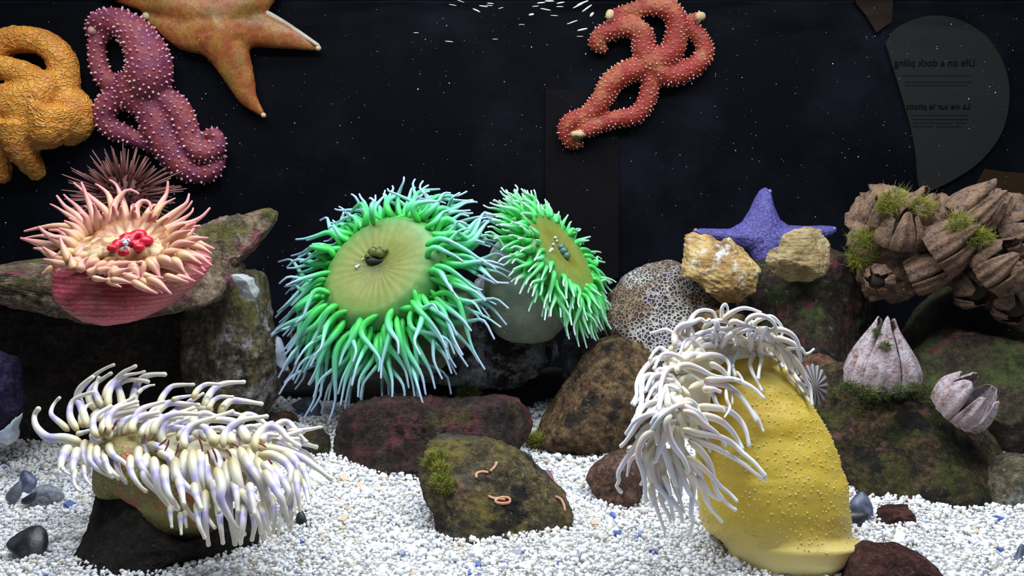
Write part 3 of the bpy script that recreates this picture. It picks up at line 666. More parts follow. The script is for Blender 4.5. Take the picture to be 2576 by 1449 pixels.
CA = """600,930 430,880 250,870 130,760 110,640 150,575 56|470,800 380,720 290,640 290,570 330,500 370,460 38|560,800 490,680 480,570 520,480 620,430 720,400 44|660,760 600,560 550,460 580,360 660,280 715,245 50|640,620 570,420 640,320 740,220 850,150 935,115 38|770,600 690,500 680,400 750,310 850,240 905,205 46|830,560 760,440 740,380 760,300 780,250 46|880,560 880,420 950,280 1040,190 1120,150 1160,130 46|830,470 870,350 950,270 1080,220 1180,205 1255,185 34|1040,620 1010,440 985,330 1050,280 1180,270 1290,290 50|1130,640 1140,480 1180,320 1250,240 1360,215 1465,215 56|1180,420 1230,370 1300,335 1355,325 26
700,680 760,610 860,570 930,560 995,545 38|760,700 830,640 930,615 1060,605 36|980,760 1050,690 1130,655 1230,655 1320,660 44|1120,760 1220,745 1350,745 1470,760 38|540,840 620,820 680,800 740,785 30|910,800 950,850 1050,830 1180,820 34|700,830 740,880 800,915 880,920 945,915 40|480,960 430,1030 390,1120 380,1200 340,1240 56|390,1180 430,1230 475,1255 24|380,1220 385,1330 22|560,980 530,1080 510,1180 530,1270 550,1330 48|640,900 620,1000 630,1100 660,1170 680,1220 44
700,940 690,1060 700,1130 800,1220 925,1285 40|760,960 760,1080 830,1180 920,1240 980,1285 42|830,960 830,1080 880,1180 950,1250 985,1300 40|880,930 900,1020 960,1080 1030,1120 1080,1165 44|970,950 970,1150 1020,1280 1090,1360 1160,1400 40|1080,900 1060,1000 1090,1080 1140,1120 1170,1150 46|1110,1060 1110,1200 1150,1300 1210,1380 1270,1430 40|1200,970 1190,1080 1230,1180 1290,1260 1340,1320 48|1280,1040 1260,1180 1250,1280 1320,1380 1420,1470 44|1280,960 1340,950 1450,1000 1550,1045 44|1400,1030 1480,1060 1560,1130 1620,1190 40|540,1200 520,1330 560,1410 590,1430 28|620,1160 640,1290 700,1370 24
620,760 600,650 640,560 700,520 44|920,680 960,600 1000,540 40|1300,700 1330,600 1400,540 40|800,760 860,700 930,680 40|1000,900 1010,1000 1030,1100 44|820,1050 860,1150 900,1250 38|1220,880 1260,960 1300,1080 44|1350,1080 1360,1200 1380,1300 42"""
CB = """60,280 100,200 160,135 240,120 335,118 30|330,230 370,160 440,115 540,115 28|420,310 450,220 510,140 600,105 735,97 36|450,320 490,250 550,215 645,215 26|540,360 580,290 640,245 740,250 875,270 37|600,340 670,350 740,360 24|160,240 230,220 320,205 22|260,310 310,250 370,215 410,190 28|20,400 60,320 140,265 250,270 375,280 38|100,430 170,360 230,315 310,300 425,305 44|330,450 350,375 430,345 520,370 38|770,580 740,510 680,430 590,400 480,400 380,420 44|510,600 480,520 420,455 360,450 320,470 44|650,600 620,510 560,465 480,465 40|830,640 830,560 890,470 960,450 1030,480 1080,540 1175,605 38|960,470 1030,420 1090,420 1150,480 1190,530 1230,570 32|690,440 740,370 800,365 870,400 920,440 38|1080,490 1200,480 1345,455 25
960,560 1060,600 1160,640 26|840,620 960,630 1090,660 1220,710 1330,790 1425,865 40|850,680 960,680 1060,730 1110,810 1100,900 1070,1000 40|1040,650 1130,710 1180,790 1190,880 1170,920 37|1180,740 1230,850 1265,990 28|1200,860 1230,960 1250,1060 25|1150,800 1160,950 1180,1110 30|780,620 800,720 790,850 770,930 760,1040 38|830,700 880,800 890,900 930,1040 955,1180 40|700,620 800,820 870,920 900,1050 920,1220 42|640,690 680,850 720,980 800,1100 860,1210 895,1330 44|900,800 980,930 1030,1020 1060,1120 1090,1210 40
590,720 610,900 620,1080 640,1240 665,1380 38|440,680 430,790 480,910 540,1000 590,1065 42|520,780 560,920 550,1020 600,1130 660,1230 735,1300 40|330,640 330,760 360,900 400,1020 450,1080 42|270,640 260,780 250,900 250,1030 290,1120 350,1185 40|190,700 200,830 270,920 340,980 400,1060 435,1110 38|100,760 110,880 140,990 190,1060 210,1100 38|20,700 40,850 60,960 120,1050 170,1105 38|0,600 90,620 180,665 35|60,650 130,700 200,760 30|200,480 260,490 320,530 390,575 38|270,470 330,480 350,530 38|370,1080 430,1160 505,1250 28|430,960 430,1180 455,1385 34|360,1050 380,1220 425,1330 28|530,1050 550,1220 570,1370 32|700,1020 690,1190 680,1350 30|730,1060 730,1220 710,1375 32|800,1080 820,1220 800,1345 34|860,1060 900,1190 940,1310 28
150,1080 155,1160 165,1245 22|230,1130 235,1220 240,1300 22|265,1120 270,1190 280,1245 22|950,1000 980,1150 970,1290 28|1060,1010 1030,1170 1005,1310 26|1100,960 1110,1120 1110,1260 28|1130,900 1140,1030 1130,1130 28|960,760 1040,870 1100,980 1080,1060 36|700,950 780,1050 850,1180 870,1290 34|380,640 400,740 400,860 420,960 36|480,640 520,700 560,800 600,900 40|620,640 700,720 760,800 820,900 42|740,680 780,760 850,860 900,980 40|880,740 960,820 1000,920 1020,1040 38|150,640 160,760 180,860 36|560,520 600,480 640,500 34|700,540 720,480 800,450 850,470 36|860,580 920,520 1000,520 34|230,560 240,500 300,440 36|330,540 380,500 430,540 34|940,640 1040,680 1100,740 36|660,880 680,1000 690,1120 34|780,900 800,1020 820,1140 32|500,880 510,1000 540,1120 34|220,860 240,960 260,1060 34|340,900 360,1000 400,1100 34"""
k = 0
for src, off, s in ((CA, (60, 890), 0.24155), (CB, (380, 930), 0.31746)):
    for pts, r in parse(src):
        q = conv(off, s, pts); r *= s
        dj = rg.uniform(-0.010, 0.010); p3 = []
        by = q[0][1]
        b0 = np.clip((1120 - by) * 0.0011, -0.062, 0.085)
        for i, (x, y) in enumerate(q):
            d = b0 + np.clip((by - y) * 0.00045, -0.028, 0.03)
            p3.append(P(x, y, CY - 0.012 + d + dj))
        tentacle(cream, p3, r * 1.08 * pxm(CY), r * 0.40 * pxm(CY), M_CT, sides=9, n=18, power=1.35, knob=0.40)
        k += 1
for _ in range(46):
    u = rg.random(); x = 235 + 480 * u; y = 1092 + 62 * u + rg.uniform(-16, 14); b = rg.uniform(-0.02, 0.055); L = rg.uniform(70, 120)
    a = math.radians(rg.uniform(20, 95) if x < 420 else rg.uniform(0, 70)); q = [(x, y), (x + .30 * L * math.cos(a + .6), y - .30 * L * math.sin(a + .6)), (x + .66 * L * math.cos(a + .2), y - .66 * L * math.sin(a + .2)), (x + L * math.cos(a - .4), y - L * math.sin(a - .1))]
    tentacle(cream, [P(px, py, CY + b + .012 * i) for i, (px, py) in enumerate(q)], 12 * pxm(CY), 4.6 * pxm(CY), M_CT, sides=9, n=16, power=1.35, knob=0.4)
# plum lines running in from the tentacle bases
for (x, y, a, L) in ((262, 1085, 70, 22), (288, 1070, 60, 26), (360, 1105, 65, 26), (385, 1100, 55, 22), (410, 1112, 40, 26), (420, 1120, 70, 30), (445, 1130, 75, 32), (505, 1120, -75, 34), (540, 1145, -70, 40), (575, 1140, -55, 26), (565, 1165, -80, 30), (590, 1120, -35, 22), (660, 1120, -30, 22), (525, 1150, -80, 36), (680, 1165, -60, 24)):
    a = math.radians(a); q = [(x - math.cos(a) * L / 2, y + math.sin(a) * L / 2), (x + 2, y), (x + math.cos(a) * L / 2, y - math.sin(a) * L / 2)]
    c = catmull([P(u, w, CY - 0.062 + (1120 - w) * -0.0003) for u, w in q], 8)
    v, f, tt = tube(c, np.array([.5, .9, 1, 1, 1, 1, .8, .4]) * 0.0010, 5)
    obj('plum_stripe', v, f, M_STRIPE, cream)

# ---------------------------------------------------------------- yellow anemone
YY = 0.98
yel = thing('yellow_anemone', P(1990, 1440, 0.94), 'tall yellow anemone with drooping white tentacles on the gravel', 'sea anemone')
prof = [(855, 1850, 1895), (868, 1815, 1925), (885, 1790, 1948), (920, 1765, 1985), (980, 1748, 2023), (1050, 1742, 2070), (1140, 1742, 2110), (1220, 1744, 2134), (1300, 1752, 2141), (1340, 1772, 2140), (1362, 1792, 2142), (1378, 1806, 2160), (1392, 1812, 2182), (1410, 1820, 2176), (1428, 1828, 2165), (1446, 1840, 2140), (1462, 1850, 2120)]
pa = np.array(prof, float)
def yfront(x, y):
    l = np.interp(y, pa[:, 0], pa[:, 1]); r = np.interp(y, pa[:, 0], pa[:, 2]); c = (l + r) / 2; h = (r - l) / 2
    u = abs(x - c) / h
    if y < 850 or u > 1: return YY + 0.01
    yc = YY + (1300 - y) * 0.00012
    return yc - h * 0.95 * pxm(YY) * math.sqrt(max(0, 1 - u * u))
rows = 90; segs = 72
def yring(c, y, yc, hh):
    w = 0.62 * float(np.clip((y - 1335) / 90, 0, 1))
    q = P(c, y, yc); ray = q - np.array([0, 0, CAM_H]); ray /= np.linalg.norm(ray); ray[0] = 0
    d = ray * (1 - w) + np.array([0, 1.0, 0]) * w; d /= np.linalg.norm(d)
    return P(c, y - w * hh * 0.95 * 0.40 / pxm(YY), yc), d
ys = np.linspace(855, 1462, rows); V = []; vt = []
for i, y in enumerate(ys):
    l = np.interp(y, pa[:, 0], pa[:, 1]); r = np.interp(y, pa[:, 0], pa[:, 2]); c = (l + r) / 2; h = (r - l) / 2
    yc = YY + (1300 - y) * 0.00012
    for j in range(segs):
        a = 2 * math.pi * j / segs
        hh = h * pxm(YY); cc, dv = yring(c, y, yc, hh)
        fold = 1 + (0.025 * math.sin(a * 7 + y * 0.02) * np.clip((y - 1370) / 60, 0, 1))
        V.append(cc + RIGHT * (math.cos(a) * hh * fold) + dv * (math.sin(a) * hh * 0.95 * fold))
V = np.array(V)
Nn = V - np.repeat(V.reshape(rows, segs, 3).mean(1), segs, axis=0); Nn /= np.linalg.norm(Nn, axis=1)[:, None] + 1e-9
V = V + Nn * (0.0022 * fbm(V * np.array([22, 22, 60]), 3))[:, None]
F = [(i * segs + j, i * segs + (j + 1) % segs, (i + 1) * segs + (j + 1) % segs, (i + 1) * segs + j) for i in range(rows - 1) for j in range(segs)]
F.append(tuple(range(segs))[::-1])
m, nt, p = new_mat('yellow_column')
fz, _, _ = noise_fac(nt, 9, 0.38, 0.64, 4, seed=1); fs, ts, _ = noise_fac(nt, 70, 0.35, 0.65, 5, seed=6)
colr = mix(nt, fz, (0.58, 0.375, 0.02), (0.68, 0.48, 0.05)); colr = mix(nt, mul(nt, fs, 0.3), colr, (0.74, 0.58, 0.13))
tc = N(nt, 'ShaderNodeTexCoord'); sx = N(nt, 'ShaderNodeSeparateXYZ'); nt.links.new(tc.outputs['Object'], sx.inputs[0])
mz = N(nt, 'ShaderNodeMapRange'); mz.inputs['From Min'].default_value = 0.050; mz.inputs['From Max'].default_value = 0.020; nt.links.new(sx.outputs['Z'], mz.inputs['Value'])
colr = mix(nt, mul(nt, mz.outputs[0], 0.65), colr, (0.84, 0.74, 0.38))
nt.links.new(colr, p.inputs['Base Color']); p.inputs['Roughness'].default_value = 0.5; p.inputs['Subsurface Weight'].default_value = 0.15; p.inputs['Subsurface Scale'].default_value = 0.008
bump(nt, p, ts.outputs['Fac'], 0.3, 0.004)
ycol = obj('column', V, F, m, yel)
# pale warts in rows
wv_, wf_ = ico(2); parts_v = []; parts_f = []; k = 0
for y in np.arange(975, 1385, 17.0):
    for j in range(44):
        a = math.pi + math.pi * (j + rg.uniform(-.45, .45)) / 44
        if rg.random() < 0.30: continue
        l = np.interp(y, pa[:, 0], pa[:, 1]); r = np.interp(y, pa[:, 0], pa[:, 2]); c = (l + r) / 2; h = (r - l) / 2
        yy = y + rg.uniform(-6, 6) + 22 * math.cos(a)
        l = np.interp(yy, pa[:, 0], pa[:, 1]); r = np.interp(yy, pa[:, 0], pa[:, 2]); c = (l + r) / 2; h = (r - l) / 2
        hh = h * pxm(YY)
        cc, dv = yring(c, yy, YY + (1300 - yy) * 0.00012, hh); q = cc + RIGHT * (math.cos(a) * hh) + dv * (math.sin(a) * hh * .95)
        nq = RIGHT * math.cos(a) + dv * math.sin(a); q = q + nq * 0.0022 * fbm((q * np.array([22, 22, 60]))[None], 3)[0]
        s = 0.0009 * rg.uniform(0.6, 1.3)
        parts_v.append(wv_ * s + q); parts_f.append(wf_ + k * len(wv_)); k += 1
wart = obj('warts', np.vstack(parts_v), np.vstack(parts_f), plain_mat('pale_wart', (0.72, 0.58, 0.19), rough=0.5), ycol); tag(wart, 'rows of tiny pale warts', kind='stuff')
parts = [pb(1715, 960, YY + .0, 50, 70, 50), pb(1710, 1050, YY - .0, 42, 60, 45), pb(1770, 890, YY + .015, 60, 45, 55), pb(1840, 876, YY + .03, 80, 32, 55), pb(1900, 900, YY + .035, 55, 32, 45), pb(1740, 1000, YY - .0, 50, 80, 55)]
v, f, nn = remesh(parts, 0.0045, 4)
obj('oral_disc', v, f, plain_mat('ivory_flesh', (0.74, 0.66, 0.44), (0.82, 0.77, 0.62), 40, 0.45, sss=0.2), yel)
M_YT = tent_mat('white_tentacle', [(0, (0.74, 0.64, 0.44)), (0.18, (0.82, 0.76, 0.67)), (0.38, (0.83, 0.70, 0.65)), (0.52, (0.78, 0.76, 0.83)), (0.75, (0.83, 0.83, 0.88)), (1, (0.86, 0.85, 0.82))], sss=0.2)
YC = """740,420 760,250 820,150 900,115 990,130 1020,190 28|620,480 620,360 680,270 790,240 870,205 920,235 955,215 38|730,430 640,370 570,330 510,310 440,330 380,345 28|1085,220 1080,110 1110,60 1135,90 1140,140 25|1090,220 1160,150 1280,100 1380,110 1460,140 28|890,310 960,240 1060,220 1150,250 1140,330 1120,390 28|1310,240 1380,180 1470,170 1560,210 1610,280 1620,360 30|1380,260 1450,210 1560,180 1640,240 1680,310 1670,370 26|1550,320 1660,310 1760,350 1820,420 1850,500 34|1560,380 1700,410 1800,460 1850,560 1850,640 1820,720 32|1690,500 1780,490 1860,495 1900,545 1940,540 1985,505 24
1560,420 1680,510 1740,640 1780,740 1850,830 1930,940 38|1600,500 1680,640 1740,780 1840,880 1950,1020 34|1780,560 1860,690 1900,790 1950,890 1970,1050 30|1440,290 1540,330 1570,430 1540,500 1480,540 34|1250,380 1350,440 1440,510 1470,600 1450,700 1440,790 32|1480,550 1560,580 1640,660 26|1400,540 1360,640 1380,730 1430,820 1475,910 26|1130,470 1240,480 1240,550 1195,620 1190,680 30|700,520 760,430 860,350 980,310 1060,310 1140,330 34|640,640 570,560 480,490 420,520 370,600 28|640,620 540,590 430,600 340,670 270,770 240,860 240,960 220,1050 32
650,820 540,810 440,770 360,760 300,800 290,900 290,1030 250,1110 250,1200 36|650,700 580,690 520,740 480,850 470,950 450,1070 28|640,740 650,680 740,660 860,700 980,760 1080,780 36|680,850 690,790 790,780 900,870 990,950 1030,1040 1100,1110 36|760,900 880,840 1020,840 1160,880 1270,970 1350,1080 1420,1200 42|920,800 1060,800 1200,800 1330,850 1420,910 1490,985 34|960,640 1070,700 1150,780 1250,810 34|810,560 880,480 1000,460 1100,500 1150,580 1190,690 1210,760 36|830,600 950,560 1090,580 1150,650 1150,750 36|1220,720 1270,780 1310,860 18|1120,900 1130,1000 1160,1080 1110,1170 20|1180,920 1185,1040 18|1370,1100 1430,1180 1490,1310 24
550,1080 540,960 530,870 600,880 650,900 36|660,940 590,960 620,1020 760,1090 860,1140 930,1230 960,1320 38|690,1030 750,1010 830,1060 860,1130 34|700,1110 800,1150 880,1230 1000,1310 1080,1390 1110,1450 38|830,1070 1000,1080 1150,1110 1260,1200 1320,1310 1350,1450 40|870,1150 1050,1200 1170,1300 1240,1400 1280,1480 40|1180,330 1300,280 1400,290 32|1150,260 1200,230 1300,260 1400,300 32|1000,400 960,360 900,380 34|1200,420 1350,420 1430,400 34|760,420 700,380 690,300 760,280 800,340 30|1080,420 1180,370 1290,330 1390,300 1480,300 32|820,480 900,420 1000,400 1100,420 36|560,520 620,480 700,440 34|580,780 600,740 620,700 34|900,900 1000,900 1060,920 38|520,900 480,1000 460,1100 34|1480,420 1560,480 1620,560 1680,680 32|1640,440 1740,540 1800,640 1830,740 30|1420,330 1500,300 1560,340 1620,420 30|1000,300 1080,300 1180,290 30|700,620 780,560 900,560 980,590 40|1150,420 1250,440 1340,500 1400,560 30|560,640 520,660 505,760 26"""
YD = """560,80 480,100 350,180 260,260 210,340 140,440 90,490 36|420,330 320,340 260,460 170,580 100,690 60,770 70,850 40,890 90,955 36|240,580 180,650 150,790 22|430,330 330,400 270,520 270,630 310,750 330,870 340,1050 38|540,200 450,260 460,380 510,500 560,650 600,780 640,880 42|600,180 550,250 570,380 630,500 700,590 750,670 765,750 40|660,290 660,420 710,540 790,650 880,760 930,880 1000,980 1085,1030 46|780,440 880,520 970,640 1020,780 1050,930 1150,1060 1245,1135 38|760,600 880,680 1000,790 1090,890 1190,970 1260,1045 34|860,790 910,900 940,1010 1000,1120 1110,1255 34|740,370 900,450 1050,510 1200,590 1330,670 1440,760 1545,830 38|720,320 860,360 1050,390 1200,450 1320,560 1440,660 1545,785 40|880,280 930,370 960,450 990,545 28
440,480 390,600 390,720 440,870 530,980 590,1070 620,1230 40|470,560 510,700 530,830 570,980 640,1080 690,1150 710,1255 38|600,500 650,640 700,760 750,900 810,1010 870,1080 38|700,700 790,800 820,900 810,1030 800,1180 820,1250 780,1395 36|400,820 420,1000 460,1150 500,1260 530,1350 28|480,950 510,1080 570,1180 590,1260 24|600,800 650,950 690,1050 730,1160 28|640,620 680,800 690,960 680,1060 36|330,500 330,640 350,760 290,880 26|480,180 420,260 330,310 250,400 34|600,120 520,160 440,200 400,260 38|560,300 520,420 480,520 440,640 44|680,380 700,520 760,640 860,740 44|560,520 580,660 620,780 650,900 42|460,640 470,800 500,920 520,1040 38|420,420 360,560 350,700 380,840 38|700,560 760,700 820,800 880,900 40|520,760 560,880 590,980 36|380,900 400,1020 410,1100 28"""
for src, off, s in ((YC, (1540, 750), 0.25532), (YD, (1540, 1000), 0.24837)):
    for pts, r in parse(src):
        q = conv(off, s, pts); r *= s * pxm(YY)
        dj = rg.uniform(0, 0.014); p3 = []
        for i, (x, y) in enumerate(q):
            ub = YY - 0.045 - (0.0 if x > 1560 else 0) + np.clip((1000 - y) * 0.0004, -0.02, 0.06) + np.clip((x - 1780) * 0.0004, -0.02, 0.05)
            d = min(ub, yfront(x, y) - 1.15 * r) - dj
            p3.append(P(x, y, d))
        p3 = np.array(p3); 
        tentacle(yel, p3, r * 1.02, r * 0.42, M_YT, sides=9, n=22, power=1.35, knob=0.35)

for k in range(44):
    u = rg.random()
    if u < .55: x, y = rg.uniform(1690, 1750), rg.uniform(920, 1080); a = math.radians(rg.uniform(110, 250)); L = rg.uniform(70, 130)
    else: x, y = rg.uniform(1750, 1930), rg.uniform(868, 900); a = math.radians(rg.uniform(20, 150)); L = rg.uniform(60, 110)
    dx, dy = math.cos(a), -math.sin(a); q = [(x, y), (x + dx * L * .4, y + dy * L * .4 - 12), (x + dx * L * .75, y + dy * L * .7), (x + dx * L * .95, y + dy * L * .7 + 34)]
    r = 8.2 * pxm(YY); b = rg.uniform(-.015, .01)
    p3 = [P(px, py, min(YY - 0.045 + np.clip((1000 - py) * 0.0004, -0.02, 0.06) + np.clip((px - 1780) * 0.0004, -0.02, 0.05), yfront(px, py) - 1.15 * r) + (b if i else 0.0)) for i, (px, py) in enumerate(q)]
    tentacle(yel, p3, r, r * .42, M_YT, sides=9, n=16, power=1.35, knob=0.35)

# ---------------------------------------------------------------- the two green anemones
M_GT = tent_mat('green_tentacle', [(0, (0.04, 0.42, 0.05)), (0.2, (0.06, 0.58, 0.10)), (0.45, (0.13, 0.64, 0.30)), (0.7, (0.26, 0.56, 0.52)), (1, (0.42, 0.50, 0.72))], sss=0.15)
M_GT2 = tent_mat('soft_green_tentacle', [(0, (0.05, 0.50, 0.07)), (0.3, (0.08, 0.60, 0.13)), (0.6, (0.18, 0.62, 0.26)), (0.85, (0.36, 0.66, 0.46)), (1, (0.55, 0.70, 0.66))], sss=0.15)
m, nt, p = new_mat('green_disc')
fz, tz, _ = noise_fac(nt, 40, 0.35, 0.65, 5, seed=1)
at = N(nt, 'ShaderNodeAttribute', attribute_name='t')
r = ramp(nt, [(0, (0.08, 0.09, 0.010)), (0.2, (0.15, 0.16, 0.015)), (0.45, (0.19, 0.22, 0.03)), (0.7, (0.14, 0.23, 0.035)), (0.92, (0.07, 0.26, 0.06)), (1, (0.05, 0.30, 0.08))]); nt.links.new(at.outputs['Fac'], r.inputs[0])
colr = mix(nt, mul(nt, fz, 0.35), r.outputs[0], (0.28, 0.30, 0.08))
nt.links.new(colr, p.inputs['Base Color']); p.inputs['Roughness'].default_value = 0.45; bump(nt, p, tz.outputs['Fac'], 0.2, 0.004)
M_GD = m
M_GC = plain_mat('olive_drab_skin', (0.12, 0.15, 0.08), (0.26, 0.29, 0.17), 45, 0.7, bumps=0.5, bscale=260)
M_GM = plain_mat('olive_lip', (0.07, 0.09, 0.015), (0.18, 0.20, 0.04), 120, 0.5, bumps=0.4)
def on_disc(px, py, C, n, h):
    o = np.array([0, 0, CAM_H]); d = P(px, py, 1.0) - o; n = np.asarray(n); return o + d * (((np.asarray(C) + n * h - o) @ n) / (d @ n))
def pbc(c, rx, ry, rd, Y, sub=3):
    k = pxm(Y); return ball(c, rx * k, rd * k, ry * k, sub)
def green(root, C, n, u, Rm, Rn, thick, rings, mat, length, r0, seed, grav, curl, flow):
    """dome: polar field of tentacles around axis n; ellipse radii Rm along u and Rn across"""
    n = np.array(n, float); n /= np.linalg.norm(n); u = np.array(u, float); u -= n * (u @ n); u /= np.linalg.norm(u); w = np.cross(n, u)
    C = np.array(C)
    rg = random.Random(seed)
    # dome body
    V = []; F = []; ts = []; NR, NS = 22, 180
    def surf(th, a, lift=0.0):
        s = math.sin(th); c = math.cos(th)
        k = 1.0 + lift
        h = (c if th < math.pi / 2 else c * 0.8)
        if c > .58: h = .58 + (c - .58) * .12
        dish = -0.10 * math.exp(-(th / 0.45) ** 2)
        return C + (u * Rm * s * math.cos(a) + w * Rn * s * math.sin(a)) * k + n * (h * k + dish) * thick
    for i in range(NR + 1):
        th = (i / NR) * math.radians(150)
        for j in range(NS):
            a = 2 * math.pi * j / NS
            V.append(surf(max(th, 0.001), a, 0.0035 * math.sin(a * 30 + 1) * (0.2 < th < 1.2))); ts.append(float(np.clip(th / math.radians(62) + (0.035 * math.sin(a * 18) + 0.03 * math.sin(a * 30 + 1) + 0.03 * math.sin(a * 47)) * (th > 0.12), 0, 1)))
    for i in range(NR):
        for j in range(NS):
            a, b = i * NS + j, i * NS + (j + 1) % NS
            F.append((a, a + NS, b + NS, b))
    F.append(tuple(range(NR * NS, NR * NS + NS)))
    obj('oral_disc', np.array(V), F, M_GD, root, attrs={'t': ('FLOAT', ts)})
    g = np.array(grav)
    for (thd, count, ls, tilt) in rings:
        off = rg.random()
        for j in range(count):
            a = 2 * math.pi * (j + off + rg.uniform(-.3, .3)) / count
            th = math.radians(thd + rg.uniform(-6, 6))
            b = surf(th, a, -0.03)
            nb = (surf(th, a, 0.1) - surf(th, a)); nb /= np.linalg.norm(nb)
            rad = u * math.cos(a) + w * math.sin(a)
            d = nb * tilt + rad * (1 - tilt) + np.array([rg.gauss(0, .13) for _ in range(3)]); d /= np.linalg.norm(d)
            L = length * ls * rg.uniform(0.8, 1.2)
            cv = np.array([rg.gauss(0, 1) for _ in range(3)]); cv -= d * (cv @ d); cv *= curl
            pts = [b]
            for s in np.linspace(0, 1, 6)[1:]:
                pts.append(b + d * L * s + (g * rg.uniform(.85, 1.15) + np.array(flow)) * L * s ** 2 * 0.7 + cv * L * (math.sin(s * math.pi * 1.6) * 0.22 + s * s * 0.12))
            tentacle(root, pts, r0 * rg.uniform(.85, 1.15), r0 * 0.25, mat, sides=8, n=15, power=0.95, belly=0.15, knob=0.2)
    return n, u, w
GY = 1.36
g1 = thing('green_anemone', P(1080, 930, GY + 0.04), 'large bright green anemone facing forward with a broad olive disc', 'sea anemone')
v, f = lump([(985, 800), (1080, 720), (1185, 720), (1194, 790), (1182, 838), (1152, 888), (1110, 925), (1060, 945), (1005, 940), (965, 900)], GY + 0.012, 0.055, sub=6, noise=0.03, facets=0, seed=3, box=0.7, smooth=10)
v[:, 1] += 0
obj('column', v, f, M_GC, g1)
C1 = P(972, 690, GY - 0.005)
n1, u1, w1 = green(g1, C1, (-0.33, -0.80, 0.50), (0.80, 0.1, 0.46), 0.092, 0.078, 0.046, [(58, 18, 0.66, 0.8), (66, 26, 0.8, 0.6), (76, 38, 0.92, 0.45), (86, 44, 1.02, 0.4), (97, 44, 1.05, 0.4), (107, 26, 1.0, 0.5)], M_GT, 0.080, 0.0046, 11, (0, 0, -0.5), 0.6, (0.0, 0, 0))
mc = C1 + n1 * 0.046 + w1 * 0.0
for (x, y, r) in ((938, 634, 15), (955, 637, 15), (928, 646, 12), (964, 630, 11), (946, 626, 13)):
    v, f = pbc(on_disc(x, y, C1, n1, .030), r, r * .8, r * .8, GY); v = v + 0.002 * fbm(v * 160, 2)[:, None]
    obj('lip_fold', v, f, M_GM, g1)
M_MOUTH = plain_mat('mouth_slit', (0.012, 0.016, 0.006), rough=0.6)
v, f = pbc(on_disc(944, 656, C1, n1, .025), 26, 10, 12, GY); obj('mouth', v, f, M_MOUTH, g1)
for (x, y, r) in ((897, 672, 5), (902, 668, 3.5), (913, 652, 3)):
    v, f = pbc(on_disc(x, y, C1, n1, .027), r, r, r, GY, 2); obj('grit_crumb', v, f, M_GRIT, g1, smooth=False)
G2Y = 1.42
g2 = thing('green_anemone', P(1310, 855, G2Y), 'smaller green anemone turned sideways on its stout grey-green column', 'sea anemone')
v, f = lump([(1240, 620), (1330, 560), (1400, 640), (1440, 760), (1420, 815), (1385, 850), (1340, 860), (1285, 856), (1245, 835), (1228, 790), (1218, 720), (1222, 660)], G2Y + 0.0, 0.06, sub=6, noise=0.03, facets=0, seed=5, box=0.7, smooth=10)
M_GC2 = plain_mat('grey_green_skin', (0.24, 0.31, 0.26), (0.38, 0.42, 0.30), 35, 0.7, bumps=0.5, bscale=240)
obj('column', v, f, M_GC2, g2)
C2 = P(1382, 652, G2Y - 0.03)
n2, u2, w2 = green(g2, C2, (0.70, -0.40, 0.56), (0.50, 0.15, -0.85), 0.080, 0.062, 0.040, [(50, 24, 0.7, 0.6), (62, 42, 0.85, 0.5), (74, 52, 0.95, 0.5), (87, 52, 1.0, 0.5), (99, 38, 0.95, 0.6)], M_GT2, 0.044, 0.0038, 23, (0, 0, -0.30), 0.42, (0, 0, 0))
for (x, y, r) in ((1418, 632, 11), (1425, 643, 10), (1412, 622, 9)):
    v, f = pbc(on_disc(x, y, C2, n2, .024), r, r, r, G2Y); obj('lip_fold', v, f, plain_mat('blue_green_lip', (0.03, 0.12, 0.12), (0.10, 0.18, 0.08), 90, 0.35), g2)
for (x, y, r) in ((1397, 598, 4), (1388, 628, 5), (1392, 615, 3.5), (1384, 632, 4), (1401, 606, 3)):
    v, f = pbc(on_disc(x, y, C2, n2, .024), r, r, r, G2Y, 2); obj('grit_crumb', v, f, M_GRIT, g2, smooth=False)
